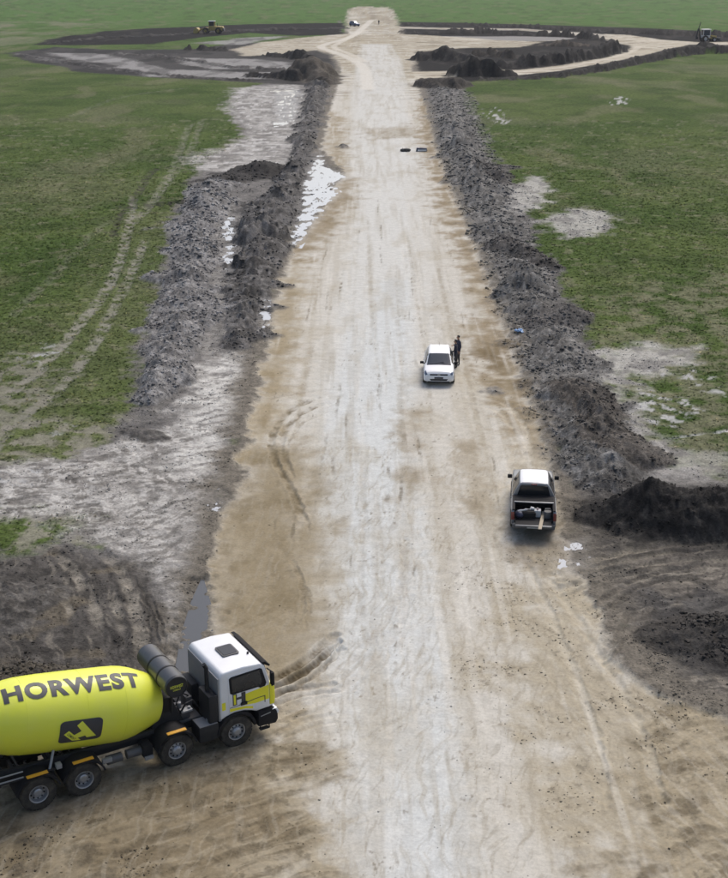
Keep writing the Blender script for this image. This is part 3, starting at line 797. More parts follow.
def np_mesh(name, v, f, mat, normals=None, attrs=None, smooth=True):
    me = bpy.data.meshes.new(name)
    k = f.shape[1]
    me.vertices.add(len(v)); me.vertices.foreach_set('co', np.ascontiguousarray(v, np.float32).ravel())
    me.loops.add(f.size); me.loops.foreach_set('vertex_index', np.ascontiguousarray(f, np.int32).ravel())
    me.polygons.add(len(f)); me.polygons.foreach_set('loop_start', np.arange(0, f.size, k, dtype=np.int32))
    me.polygons.foreach_set('loop_total', np.full(len(f), k, np.int32))
    me.update(calc_edges=True)
    me.polygons.foreach_set('use_smooth', np.full(len(f), smooth, bool))
    for an, av in (attrs or {}).items():
        at_ = me.attributes.new(an, 'FLOAT_COLOR', 'POINT')
        at_.data.foreach_set('color', np.ascontiguousarray(av, np.float32).ravel())
    me.materials.append(mat)
    if normals is not None:
        me.normals_split_custom_set_from_vertices(normals.tolist())
    o = bpy.data.objects.new(name, me)
    C.objects.link(o)
    return o


def ground_piece(name, ids, kind='structure', label=None, cat=None):
    sel = np.isin(flab, ids)
    if not sel.any():
        return None
    f = quads[sel]
    used, inv = np.unique(f, return_inverse=True)
    o = np_mesh(name, XYZ[used], inv.reshape(-1, 4)[:, ::-1] if FLIP else inv.reshape(-1, 4), EARTH, NRM[used],
                {'soil': colv[used], 'surf': surf[used]})
    tag(o, label, cat, None, kind)
    return o


FLIP = False
ground_piece('field', [0])
ground_piece('dirt_road', [1])
ground_piece('mud_flat', [2])
ground_piece('mud_verge', [3])
ground_piece('works_apron', [4])
ground_piece('roundabout_track', [5])
for lid, lb in [(10, 'long bank of grey cloddy spoil along the verge beside the pickup and hatchback'),
                (11, 'dark lumpy bank of tipped soil loads between the sandy road and the paler outer bank'),
                (12, 'pale grey crusted outer bank of spoil bordering the rutted turf'),
                (13, 'black heap of fresh topsoil beside the muddy corner behind the pickup'),
                (14, 'brown mud heaped up behind the concrete mixer drum'),
                (15, 'low black smear of spread topsoil in the churned muddy corner'),
                (20, 'tall brown earth mound where the dark lumpy bank meets the roundabout'),
                (21, 'jagged dark soil mounds on the inner edge of the roundabout apron'),
                (22, 'blackest tall soil mound at the entry of the sandy roundabout track'),
                (23, 'brown soil mound at the head of the grey cloddy spoil bank'),
                (24, 'dark curved soil bank inside the bend of the sandy roundabout track'),
                (25, 'dark soil bank outside the sandy track leading to the backhoe loader'),
                (26, 'thin dark soil bank along the back of the roundabout track'),
                (27, 'short dark soil ridge between the apron and the back roundabout track'),
                (28, 'long flat black soil strip on which the yellow wheel loader works'),
                (29, 'low grey soil edge along the outer rim of the silt ring'),
                (30, 'low dark ridge running through the silt ring beside the sandy island'),
                (31, 'brownish soil mound between the apron and the dark curved bank'),
                (32, 'low brown soil ridge on the sandy apron inside the roundabout'),
                (33, 'small black soil lump beside the tip of the sandy island'),
                (34, 'low dark heap of mud crossed by pale tracks near the mixer'),
                (35, 'black soil ridge between the sandy island and the tall brown mound'),
                (36, 'black soil ridge between the silt flat and the tall brown mound'),
                (37, 'small isolated grey heap of mud at the end of the outer bank')]:
    ground_piece('soil_bank', [lid], None, lb, 'soil bank')

WSKY = water_material('sky_tinted_water', (.44, .45, .46), .03)  # pale base colour stands in for the white sky reflection on the water
WDARK = water_material('dark_puddle_water', (.07, .075, .08), .03)
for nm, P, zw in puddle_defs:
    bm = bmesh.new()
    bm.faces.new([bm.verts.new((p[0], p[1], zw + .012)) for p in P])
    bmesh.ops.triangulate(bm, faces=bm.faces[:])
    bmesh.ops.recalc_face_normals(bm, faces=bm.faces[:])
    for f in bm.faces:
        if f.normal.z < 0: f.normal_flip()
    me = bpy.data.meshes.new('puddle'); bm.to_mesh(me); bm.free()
    me.materials.append(WDARK if nm in ('near',) else WSKY)
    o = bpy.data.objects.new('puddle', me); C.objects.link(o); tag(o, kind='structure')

# ------------------------------------------------------------------ loose clods and turf tufts
def scatter_pick(weight, count, seed):
    r_ = np.random.default_rng(seed)
    cdf = np.cumsum(weight, dtype=np.float64); cdf /= cdf[-1]
    return np.searchsorted(cdf, r_.random(count)), r_


# ground area each grid point stands for
cell = np.abs(np.gradient(GX, axis=1) * np.gradient(GY, axis=0)).ravel()
inview = (np.abs(X) < .36 * DIST + 4) & (Y > 24)


def clods(name, weight, count, smin, smax, tone, seed, kind='stuff'):
    pick, r_ = scatter_pick(weight, count, seed)
    c = np.stack([X[pick], Y[pick], Z[pick]], -1) + (r_.random((count, 3)) - .5) * np.array([.25, .25, 0])
    size = smin * (smax / smin) ** (r_.random(count) ** 2.2) * np.clip(Y[pick] / 70, .8, 1.7)
    c[:, 2] += size * .12
    phi = (1 + 5 ** .5) / 2
    ico = np.array([(-1, phi, 0), (1, phi, 0), (-1, -phi, 0), (1, -phi, 0), (0, -1, phi), (0, 1, phi), (0, -1, -phi), (0, 1, -phi), (phi, 0, -1), (phi, 0, 1), (-phi, 0, -1), (-phi, 0, 1)]) / 1.9
    tri = np.array([(0, 11, 5), (0, 5, 1), (0, 1, 7), (0, 7, 10), (0, 10, 11), (1, 5, 9), (5, 11, 4), (11, 10, 2), (10, 7, 6), (7, 1, 8), (3, 9, 4), (3, 4, 2), (3, 2, 6), (3, 6, 8), (3, 8, 9), (4, 9, 5), (2, 4, 11), (6, 2, 10), (8, 6, 7), (9, 8, 1)])
    v = ico[None] * (.55 + .9 * r_.random((count, 12, 1))) * size[:, None, None] * np.stack([.7 + .8 * r_.random(count), .7 + .8 * r_.random(count), .45 + .5 * r_.random(count)], -1)[:, None, :]
    a_ = r_.random(count) * 6.28
    ca, sa = np.cos(a_)[:, None], np.sin(a_)[:, None]
    v = np.stack([v[..., 0] * ca - v[..., 1] * sa, v[..., 0] * sa + v[..., 1] * ca, v[..., 2]], -1) + c[:, None, :]
    f = (tri[None] + 12 * np.arange(count)[:, None, None]).reshape(-1, 3)
    cc = col[pick] * (tone[0] + (tone[1] - tone[0]) * r_.random((count, 1)))
    cc = np.repeat(np.concatenate([np.clip(cc, 0, .7), np.ones((count, 1))], 1)[:, None], 12, 1).reshape(-1, 4)
    sf = np.repeat(np.stack([np.zeros(count), np.full(count, .5), wet[pick] * .7, np.ones(count)], -1)[:, None], 12, 1).reshape(-1, 4)
    o = np_mesh(name, v.reshape(-1, 3), f, EARTH, None, {'soil': cc, 'surf': sf}, smooth=True)
    tag(o, kind=kind)
    return o


bankm = ((lab >= 10) & (lab < 20)).astype(np.float32)
mudm = ((lab == 2) | (lab == 3)).astype(np.float32)
px_w = np.clip(1 / (Y / 60) ** 1.5, 0, 4)
clods('soil_clods', bankm * cell * inview * px_w * (.3 + (lump > 0)) * np.where(lab == 11, .45, 1) * np.where(lab == 13, .35, 1), 25000, .022, .10, (.7, 1.5), 1)
clods('mud_crumbs', mudm * cell * inview * px_w * (.1 + (mid > .1)) * (Y < 140), 9000, .02, .06, (.55, 1.35), 2)
clods('road_crumbs', cell * inview * (Y < 75) * ((lab == 1) * (spk * 1.6 + fg * .5 + fg2b * 4 + .03) * (.15 + (mid > .2))), 3800, .012, .045, (.45, .8), 3)


def grass_material():
    m, n, l, b = new_mat('grass_blades')
    a = n.new('ShaderNodeAttribute'); a.attribute_name = 'soil'
    l.new(a.outputs['Color'], b.inputs['Base Color'])
    up = n.new('ShaderNodeCombineXYZ'); up.inputs['Z'].default_value = 1.0      # blades shade like the turf they form
    l.new(up.outputs[0], b.inputs['Normal'])
    b.inputs['Roughness'].default_value = .9; b.inputs['Specular IOR Level'].default_value = .05
    return m


GRASSM = grass_material()


def turf(count, seed):
    wgt = cell * inview * (grass > .5) * grass * (lab == 0) * sstep(230, 70, Y) * np.clip((60 / Y) ** 1.2, 0, 3) * (.4 + (fine > -.1))
    pick, r_ = scatter_pick(wgt, count, seed)
    B = 4
    c = np.stack([X[pick], Y[pick], Z[pick]], -1) + (r_.random((count, 3)) - .5) * np.array([.5, .5, 0])
    far_ = np.clip(Y[pick] / 60, .8, 2.4)
    hgt = (.03 + .05 * r_.random(count)) * far_ ** .5
    wid = (.05 + .08 * r_.random(count)) * far_ ** .8
    ang = r_.random((count, B)) * 6.28
    out = np.stack([np.cos(ang), np.sin(ang)], -1)
    sd_ = np.stack([-np.sin(ang), np.cos(ang)], -1)
    base = c[:, None, :2]
    p0 = base - sd_ * wid[:, None, None] * .45
    p1 = base + sd_ * wid[:, None, None] * .45
    p2 = base + out * wid[:, None, None] * (.5 + r_.random((count, B, 1)))
    zb = np.repeat((c[:, 2] - .01)[:, None], B, 1)
    zt = zb + hgt[:, None] * (.6 + .7 * r_.random((count, B)))
    v = np.stack([np.concatenate([p1, zb[..., None]], -1), np.concatenate([p0, zb[..., None]], -1), np.concatenate([p2, zt[..., None]], -1)], 2).reshape(-1, 3)
    f = np.arange(len(v)).reshape(-1, 3)
    t_ = .88 + .5 * r_.random((count, 1))
    cc = col[pick] * t_ * np.where(r_.random((count, 1)) < .12, np.array([[1.6, 1.45, 1.3]]), np.array([[.97, 1.03, .92]]))
    cc = np.repeat(np.concatenate([cc, np.ones((count, 1))], 1), 3 * B, 0)
    sf = np.repeat(np.array([[.2, .2, .1, 1.]]), len(v), 0)
    o = np_mesh('grass', v, f, GRASSM, None, {'soil': cc}, smooth=False)
    tag(o, kind='stuff')


turf(60000, 5)
#@@OBJECTS
# ------------------------------------------------------------------ mesh builder for the machines
class MB:
    def __init__(s): s.v = []; s.f = []

    def add(s, v, f):
        k = len(s.v); s.v += [tuple(map(float, p)) for p in v]; s.f += [tuple(i + k for i in q) for q in f]; return s

    def box(s, c, d, rot=None):
        p = [Vector((x * d[0] / 2, y * d[1] / 2, z * d[2] / 2)) for x in (-1, 1) for y in (-1, 1) for z in (-1, 1)]
        if rot is not None: p = [rot @ q for q in p]
        return s.add([q + Vector(c) for q in p], [(0, 1, 3, 2), (4, 6, 7, 5), (0, 4, 5, 1), (2, 3, 7, 6), (0, 2, 6, 4), (1, 5, 7, 3)])

    def span(s, x0, x1, y0, y1, z0, z1): return s.box(((x0 + x1) / 2, (y0 + y1) / 2, (z0 + z1) / 2), (x1 - x0, y1 - y0, z1 - z0))

    def lathe(s, prof, o, ax, n=24, cap=True):
        ax = Vector(ax).normalized(); o = Vector(o)
        u = ax.orthogonal().normalized() if abs(ax.z) > .9 else ax.cross(Vector((0, 0, 1))).normalized()
        w = ax.cross(u); v = []; f = []
        for a, r in prof:
            for i in range(n):
                t = 2 * math.pi * i / n
                v.append(o + ax * a + (u * math.cos(t) + w * math.sin(t)) * r)
        for k in range(len(prof) - 1):
            for i in range(n):
                j = (i + 1) % n
                f.append((k * n + i, k * n + j, (k + 1) * n + j, (k + 1) * n + i))
        if cap:
            f.append(tuple(range(n - 1, -1, -1))); f.append(tuple((len(prof) - 1) * n + i for i in range(n)))
        return s.add(v, f)

    def cyl(s, a, b, r, r2=None, n=12):
        a = Vector(a); b = Vector(b); L = (b - a).length
        return s.lathe([(0, r), (L, r if r2 is None else r2)], a, b - a, n)

    def tube(s, pts, r, n=8):
        for a, b in zip(pts, pts[1:]): s.cyl(a, b, r, None, n)
        return s

    def prism(s, poly, axis, lo, hi):
        """poly in the two other axes (x,z for y; x,y for z; y,z for x)."""
        def P(a, b, h): return (a, h, b) if axis == 'y' else ((a, b, h) if axis == 'z' else (h, a, b))
        n = len(poly)
        v = [P(a, b, lo) for a, b in poly] + [P(a, b, hi) for a, b in poly]
        f = [tuple(range(n)), tuple(range(2 * n - 1, n - 1, -1))] + [(i, i + n, (i + 1) % n + n, (i + 1) % n) for i in range(n)]
        return s.add(v, f)

    def ell(s, c, r, nu=12, nv=8):
        v = []; f = []
        for i in range(nv + 1):
            th = math.pi * i / nv
            for j in range(nu):
                ph = 2 * math.pi * j / nu
                v.append((c[0] + r[0] * math.sin(th) * math.cos(ph), c[1] + r[1] * math.sin(th) * math.sin(ph), c[2] + r[2] * math.cos(th)))
        for i in range(nv):
            for j in range(nu):
                f.append((i * nu + j, i * nu + (j + 1) % nu, (i + 1) * nu + (j + 1) % nu, (i + 1) * nu + j))
        return s.add(v, f)

    def build(s, name, mat, parent=None, bevel=0.0, ang=38, seg=2):
        bm = bmesh.new()
        vs = [bm.verts.new(p) for p in s.v]
        for q in s.f:
            try: bm.faces.new([vs[i] for i in q])
            except ValueError: pass
        bmesh.ops.remove_doubles(bm, verts=bm.verts[:], dist=1e-5)
        bmesh.ops.recalc_face_normals(bm, faces=bm.faces[:])
        if bevel:
            ed = [e for e in bm.edges if len(e.link_faces) == 2 and e.calc_face_angle(0) > R(28)]
            bmesh.ops.bevel(bm, geom=ed, offset=bevel, segments=seg, affect='EDGES', profile=.6, clamp_overlap=True)
        me = bpy.data.meshes.new(name); bm.to_mesh(me); bm.free()
        me.polygons.foreach_set('use_smooth', np.ones(len(me.polygons), bool))
        me.set_sharp_from_angle(angle=R(ang))
        me.materials.append(mat)
        o = bpy.data.objects.new(name, me); C.objects.link(o)
        if parent is not None: o.parent = parent
        return o


def empty(name, loc, rz=0.0, rx=0.0):
    o = bpy.data.objects.new(name, None); C.objects.link(o)
    o.empty_display_size = .3
    o.location = loc; o.rotation_euler = (rx, 0, rz)
    return o


def copy_tree(o, parent=None):
    c = o.copy(); C.objects.link(c); c.parent = parent
    for ch in list(o.children): copy_tree(ch, c)
    return c


def paint(name, colour, rough_=.4, metal=0.0, coat=0.0, dust=.25, dustcol=(.30, .27, .22), grain=6.0, spec=.5):
    """A used surface: its own colour, uneven gloss and a film of road dust."""
    m, n, l, b = new_mat(name)
    tc = n.new('ShaderNodeTexCoord')
    t = n.new('ShaderNodeTexNoise'); t.inputs['Scale'].default_value = grain; t.inputs['Detail'].default_value = 6; t.inputs['Roughness'].default_value = .65
    l.new(tc.outputs['Object'], t.inputs['Vector'])
    rp = n.new('ShaderNodeMapRange'); rp.inputs['From Min'].default_value = .42; rp.inputs['From Max'].default_value = .78
    rp.inputs['To Min'].default_value = dust * .25; rp.inputs['To Max'].default_value = dust
    l.new(t.outputs['Fac'], rp.inputs['Value'])
    mx = n.new('ShaderNodeMix'); mx.data_type = 'RGBA'
    mx.inputs['A'].default_value = (*colour, 1); mx.inputs['B'].default_value = (*dustcol, 1)
    l.new(rp.outputs[0], mx.inputs['Factor']); l.new(mx.outputs['Result'], b.inputs['Base Color'])
    rr = n.new('ShaderNodeMapRange'); rr.inputs['To Min'].default_value = max(rough_ - .08, .03); rr.inputs['To Max'].default_value = min(rough_ + .2, 1)
    l.new(t.outputs['Fac'], rr.inputs['Value']); l.new(rr.outputs[0], b.inputs['Roughness'])
    b.inputs['Metallic'].default_value = metal
    b.inputs['Coat Weight'].default_value = coat
    b.inputs['Coat Roughness'].default_value = .08
    b.inputs['Specular IOR Level'].default_value = spec
    return m


WHITE = paint('white_paint', (.74, .75, .76), .3, 0, .4, .16, grain=2.2)
LIME = paint('lime_paint', (.72, .76, .04), .42, 0, .25, .16, (.46, .45, .36), grain=1.6)
YELL = paint('yellow_decal', (.80, .74, .015), .4, 0, .2, .05)
INK = paint('charcoal_decal', (.030, .033, .042), .45, 0, 0, .06)
BLK = paint('black_steel', (.014, .015, .018), .55, 0, 0, .07, spec=.3)
PLAS = paint('black_plastic', (.014, .014, .016), .65, 0, 0, .03, spec=.15)
TANKB = paint('charcoal_tank', (.040, .044, .050), .32, 0, .3, .10)
RUB = paint('tyre_rubber', (.016, .016, .017), .9, 0, 0, .75, (.15, .13, .10), 4, .12)
STEEL = paint('wheel_steel', (.36, .37, .39), .4, .6, 0, .25)
GREYM = paint('grey_metal', (.28, .29, .30), .5, .3, 0, .25)
DGREY = paint('dark_grey_metal', (.07, .072, .078), .5, .2, 0, .2)
ORNG = paint('amber_marker', (.72, .36, .02), .4, 0, 0, .12)
GLASS = paint('dark_tinted_glass', (.010, .013, .016), .10, 0, .1, .02, spec=.4)
WGLASS = paint('windscreen_glass', (.020, .032, .050), .08, 0, .15, .02, spec=.45)
LAMP = paint('headlamp_glass', (.62, .66, .70), .1, .2, .5, .03)
DLAMP = paint('smoked_headlamp', (.10, .13, .18), .1, .3, .5, .03)
RED = paint('tail_lamp_red', (.16, .012, .014), .2, 0, .5, .05)
SILV = paint('silver_paint', (.19, .20, .215), .3, .35, .4, .08)
BLUEP = paint('blue_paint', (.035, .065, .16), .3, .2, .5, .15)
CATY = paint('plant_yellow', (.42, .30, .055), .5, 0, 0, .30)
WOOD = paint('sawn_plank', (.44, .37, .27), .8, 0, 0, .15, grain=14)
SKIN = paint('skin', (.30, .17, .11), .55, 0, 0, .0)
HAIR = paint('black_hair', (.010, .009, .009), .6, 0, 0, .0)
NAVY = paint('navy_cloth', (.014, .018, .036), .9, 0, 0, .06)
DARKT = paint('dark_trousers', (.018, .018, .022), .9, 0, 0, .10)
SHOE = paint('shoe_leather', (.02, .018, .016), .6, 0, 0, .2)
BLUEB = paint('blue_plastic', (.26, .42, .66), .35, 0, 0, .08)
TARP = paint('black_tarpaulin', (.014, .014, .016), .6, 0, 0, .12)
DNAVY = paint('dark_blue_plastic', (.018, .024, .060), .4, 0, 0, .08)
CANV = paint('pale_canvas', (.50, .50, .50), .8, 0, 0, .1)


def gz_at(x, y): return float(ground_z(np.array([x]), np.array([y]))[0])


def wheel(parent, pos, side, r, w, rim=.6, style='convex', bolts=10, rimmat=None):
    """A wheel part (an empty) at its hub: tyre, rim. side = -1 outside towards -y."""
    h = bpy.data.objects.new('wheel', None); C.objects.link(h); h.parent = parent; h.location = pos; h.empty_display_size = .2
    ax = (0, side, 0)
    rr = r * rim
    MB().lathe([(-w / 2, rr), (-w / 2 - .005, r * .82), (-w * .42, r * .96), (-w * .30, r), (w * .30, r), (w * .42, r * .96), (w / 2 + .005, r * .82), (w / 2, rr), (w * .2, rr * .96)], (0, 0, 0), ax, 32, False).build('tyre', RUB, h, ang=30)
    # tread blocks
    m = MB()
    if r > .45:
        for k in range(30):
            t = 2 * math.pi * k / 30
            for sx in (-.27, -.09, .09, .27):
                q = Matrix.Rotation(-t, 3, 'Y')
                m.box(q @ Vector((r + .004, sx * w, 0)), (.016, w * .15, r * .15), q)
        tag(m.build('tread', RUB, h), kind='stuff')
    m = MB()
    if style == 'convex':
        m.lathe([(w * .30, rr), (w * .42, rr * .97), (w * .40, rr * .86), (w * .20, rr * .80), (w * .28, rr * .56), (w * .42, rr * .50), (w * .55, rr * .34), (w * .58, rr * .22), (w * .56, .001)], (0, 0, 0), ax, 28, False)
    else:
        m.lathe([(w * .30, rr), (w * .44, rr * .97), (w * .40, rr * .86), (-w * .05, rr * .80), (-w * .10, rr * .62), (-w * .02, rr * .50), (w * .20, rr * .46), (w * .28, rr * .30), (w * .28, .001)], (0, 0, 0), ax, 28, False)
    rimo = m.build('rim', rimmat or STEEL, h, ang=25)
    m = MB(); y0 = side * (w * (.275 if style == 'convex' else -.055))
    for k in range(bolts):
        t = 2 * math.pi * (k + .5) / bolts
        m.cyl((math.cos(t) * rr * .68, y0 - side * .02, math.sin(t) * rr * .68), (math.cos(t) * rr * .68, y0 + side * .018, math.sin(t) * rr * .68), rr * .085, None, 8)
    tag(m.build('hand_holes', BLK, rimo), kind='stuff')
    m = MB(); y1 = side * w * (.40 if style == 'convex' else .05)
    for k in range(bolts):
        t = 2 * math.pi * k / bolts
        m.cyl((math.cos(t) * rr * .44, y1, math.sin(t) * rr * .44), (math.cos(t) * rr * .44, y1 + side * .03, math.sin(t) * rr * .44), rr * .05, None, 6)
    tag(m.build('wheel_nuts', GREYM, rimo), kind='stuff')
    return h


def text_mesh(txt, bold=.02):
    cu = bpy.data.curves.new('lettering', 'FONT'); cu.body = txt; cu.size = 1.0; cu.offset = bold; cu.resolution_u = 4
    cu.space_character = 1.13
    o = bpy.data.objects.new('lettering', cu); C.objects.link(o)
    dg = bpy.context.evaluated_depsgraph_get()
    me = bpy.data.meshes.new_from_object(o.evaluated_get(dg))
    bpy.data.objects.remove(o); bpy.data.curves.remove(cu)
    bm = bmesh.new(); bm.from_mesh(me); bpy.data.meshes.remove(me)
    xs = [v.co.x for v in bm.verts]; ys = [v.co.y for v in bm.verts]
    x0, x1, y0, y1 = min(xs), max(xs), min(ys), max(ys)
    for v in bm.verts: v.co = Vector(((v.co.x - x0) / (x1 - x0), (v.co.y - y0) / (y1 - y0), 0))
    return bm


def grid_cut(bm, nu, nv):
    for k in range(1, nu):
        bmesh.ops.bisect_plane(bm, geom=bm.verts[:] + bm.edges[:] + bm.faces[:], plane_co=(k / nu, 0, 0), plane_no=(1, 0, 0))
    for k in range(1, nv):
        bmesh.ops.bisect_plane(bm, geom=bm.verts[:] + bm.edges[:] + bm.faces[:], plane_co=(0, k / nv, 0), plane_no=(0, 1, 0))


def decal(bm, fn, name, mat, parent, nu=20, nv=6):
    """Wrap a flat unit-square outline onto a surface point function and give it a little thickness."""
    grid_cut(bm, nu, nv)
    bmesh.ops.triangulate(bm, faces=bm.faces[:])
    top = {}
    for v in bm.verts: v.co = Vector(fn(v.co.x, v.co.y))
    bmesh.ops.recalc_face_normals(bm, faces=bm.faces[:])
    me = bpy.data.meshes.new(name); bm.to_mesh(me); bm.free()
    me.materials.append(mat)
    o = bpy.data.objects.new(name, me); C.objects.link(o); o.parent = parent
    return o


def poly_bm(*polys):
    bm = bmesh.new()
    for p in polys:
        bm.faces.new([bm.verts.new((x, y, 0)) for x, y in p])
    return bm


def round_rect(x0, x1, y0, y1, r, rx=None, n=5, corners=(1, 1, 1, 1)):
    rx = rx or r; out = []
    for k, (cx, cy, a0) in enumerate([(x1 - rx, y1 - r, 0), (x0 + rx, y1 - r, 90), (x0 + rx, y0 + r, 180), (x1 - rx, y0 + r, 270)]):
        for i in range(n + 1):
            t = R(a0 + 90 * i / n)
            if corners[k]: out.append((cx + rx * math.cos(t), cy + r * math.sin(t)))
        if not corners[k]: out.append((cx + rx * (1 if a0 in (0, 270) else -1), cy + r * (1 if a0 in (0, 90) else -1)))
    return out


# ------------------------------------------------------------------ concrete mixer truck
def mixer_truck():
    th = R(31)
    o = np.array([-9.718, 31.779])
    gzv = [gz_at(o[0] + math.cos(th) * a + math.sin(th) * 1.1, o[1] + math.sin(th) * a - math.cos(th) * 1.1) for a in (0, 1.35, 4.2, 6.14)]
    T = empty('concrete_mixer_truck', (o[0], o[1], float(np.mean(gzv)) - .01), th)
    tag(T, 'concrete mixer truck with lime drum lettered HORWEST and a white cab', 'truck')
    AX = [0.0, 1.33, 4.19, 6.14]
    # chassis
    m = MB()
    for sy in (-1, 1): m.span(-1.3, 7.1, sy * .44 - .04, sy * .44 + .04, .70, .96)
    for x in (-1.25, -.4, .68, 2.0, 3.0, 4.9, 5.6): m.span(x - .05, x + .05, -.40, .40, .74, .92)
    for x in AX: m.cyl((x, -.95, .52), (x, .95, .52), .085, None, 10)
    for x in (0, 1.33): m.ell((x, 0, .52), (.26, .22, .26), 12, 8)
    m.build('chassis_frame', BLK, T, .012)
    for i, x in enumerate(AX):
        for sd in (-1, 1):
            if i < 2:
                wheel(T, (x, sd * 1.03, .52), sd, .52, .29, .56, 'dish')
                wheel(T, (x, sd * .70, .52), sd, .52, .29, .56, 'dish')
            else:
                wheel(T, (x, sd * 1.03, .52), sd, .52, .32, .56, 'convex')
    # mudguards with amber strips
    for i, x in enumerate(AX[:3]):
        for sd in (-1, 1):
            m = MB(); n = 14; v = []; f = []
            ya, yb = (.52, 1.22)
            for k in range(n + 1):
                a = R(14 + 152 * k / n)
                for rr_ in (.63, .655):
                    for yy in (ya, yb): v.append((x + rr_ * math.cos(a), sd * yy, .52 + rr_ * math.sin(a)))
            for k in range(n):
                q = k * 4
                f += [(q, q + 1, q + 5, q + 4), (q + 2, q + 6, q + 7, q + 3), (q, q + 4, q + 6, q + 2), (q + 1, q + 3, q + 7, q + 5)]
            f += [(0, 2, 3, 1), (n * 4, n * 4 + 1, n * 4 + 3, n * 4 + 2)]
            m.add(v, f)
            # hanging lip on the outer edge
            for k in range(n):
                a0, a1 = R(14 + 152 * k / n), R(14 + 152 * (k + 1) / n)
                m.prism([(x + .60 * math.cos(a0), .52 + .60 * math.sin(a0)), (x + .66 * math.cos(a0), .52 + .66 * math.sin(a0)), (x + .66 * math.cos(a1), .52 + .66 * math.sin(a1)), (x + .60 * math.cos(a1), .52 + .60 * math.sin(a1))], 'y', min(sd * 1.22, sd * 1.235), max(sd * 1.22, sd * 1.235))
            g = m.build('mudguard', PLAS, T, ang=30)
            MB().span(x - .30, x + .30, min(sd * 1.12, sd * 1.25), max(sd * 1.12, sd * 1.25), 1.178, 1.20).build('marker_strip', ORNG, g)
    # drum
    DO = Vector((4.02, 0, 1.74)); ta = R(10.0)
    dax = Vector((-math.cos(ta), 0, math.sin(ta))); dup = Vector((math.sin(ta), 0, math.cos(ta))); dside = Vector((0, -1, 0))
    prof = [(0, .30), (.0, .62), (.05, .70), (.30, .82), (.80, 1.01), (1.05, 1.075), (1.30, 1.105), (1.6, 1.115), (2.6, 1.12), (3.6, 1.115), (4.2, 1.09), (4.5, 1.05), (4.9, .95), (6.3, .62), (6.4, .58), (6.4, .40)]
    drum = MB().lathe(prof, DO, dax, 72).build('drum', LIME, T, ang=28)
    for q_, r_ in ((1.30, 1.105), (2.45, 1.12), (4.2, 1.09)):
        MB().lathe([(q_ - .012, r_ - .01), (q_ - .008, r_ + .003), (q_ + .008, r_ + .003), (q_ + .012, r_ - .01)], DO, dax, 72, False).build('weld_seam', LIME, drum)
    ps = [p[0] for p in prof[1:-1]]; pr_ = [p[1] for p in prof[1:-1]]

    def dsurf(s_, phi, off=.012):
        r_ = float(np.interp(s_, ps, pr_)) + off
        return DO + dax * s_ + (dside * math.cos(phi) + dup * math.sin(phi)) * r_
    # letters: left edge nearer the tail
    bm = text_mesh('HORWEST', .042)
    decal(bm, lambda u, v: dsurf(TXT[0] + (TXT[1] - TXT[0]) * u, R(TXT[2] + (TXT[3] - TXT[2]) * v + TXT[4] * (u - .5))), 'lettering', INK, drum, 44, 8)
    em = lambda u, v, off=.011: dsurf(EMB[0] + (EMB[1] - EMB[0]) * u, R(EMB[2] + (EMB[3] - EMB[2]) * v), off)
    decal(poly_bm(round_rect(0, 1, 0, 1, .16, .13)), lambda u, v: em(u, v), 'emblem_panel', INK, drum, 12, 10)
    H = [[(.21, .595), (.10, .45), (.325, .09), (.53, .07)], [(.51, .94), (.39, .78), (.66, .17), (.88, .20)], [(.505, .52), (.335, .36), (.42, .20), (.61, .28)]]
    decal(poly_bm(*H), lambda u, v: em(u, v, .015), 'emblem_letter', LIME, drum, 12, 10)
    bm = text_mesh('CEMENT', .01)
    decal(bm, lambda u, v: em(.165 + .20 * u + .05 * v, .43 - .31 * u + .07 * v, .019), 'emblem_lettering', INK, drum, 6, 2)
    # drum ring and rollers
    MB().lathe([(5.40, .80), (5.40, .90), (5.54, .87), (5.54, .78)], DO, dax, 64, False).build('roller_ring', DGREY, drum)
    # front pedestal
    m = MB()
    for sy in (-1, 1):
        m.prism([(3.62, .96), (4.75, .96), (4.35, 1.9), (4.12, 1.95)], 'y', sy * .46 - .04, sy * .46 + .04)
    m.span(4.08, 4.34, -.5, .5, 1.45, 1.95)
    m.build('front_pedestal', BLK, T, .02)
    m = MB()
    for sy in (-1, 1): m.prism([(-1.6, .96), (-.7, .96), (-1.0, 1.9), (-1.3, 1.9)], 'y', sy * .5 - .05, sy * .5 + .05)
    m.span(-1.32, -.98, -.55, .55, 1.5, 1.75)
    m.build('rear_pedestal', BLK, T, .02)
    # subframe beside the drum
    m = MB()
    for sy in (-1, 1):
        m.prism([(-1.2, 1.0), (3.7, 1.0), (3.7, 1.12), (.2, 1.22), (-1.2, 1.3)], 'y', sy * .62 - .05, sy * .62 + .05)
        m.prism([(-1.6, 1.06), (.55, 1.06), (.55, 1.12), (-1.6, 1.12)], 'y', sy * 1.0 - .03, sy * 1.0 + .03)
    for x in (-1.0, -.3, .5): m.span(x - .03, x + .03, -1.02, 1.02, 1.00, 1.06)
    m.build('drum_subframe', BLK, T, .01)
    m = MB(); m.cyl((.42, -.98, 1.10), (.62, -.80, 1.55), .04); m.build('support_strut', GREYM, T)
    m = MB()
    for z in (1.18, 1.36): m.cyl((-1.7, -1.05, z), (-.35, -1.05, z - .03), .022)
    m.build('handrail', GREYM, T)
    # tail: hopper, chute, ladder
    m = MB(); m.prism([(-2.0, 2.9), (-1.5, 3.5), (-2.5, 3.6), (-2.5, 2.9)], 'y', -.55, .55); m.build('charge_hopper', LIME, T, .03)
    m = MB(); m.prism([(-2.1, 2.2), (-2.0, 2.4), (-3.0, 1.5), (-3.0, 1.3)], 'y', -.3, .3); m.build('discharge_chute', DGREY, T, .02)
    m = MB()
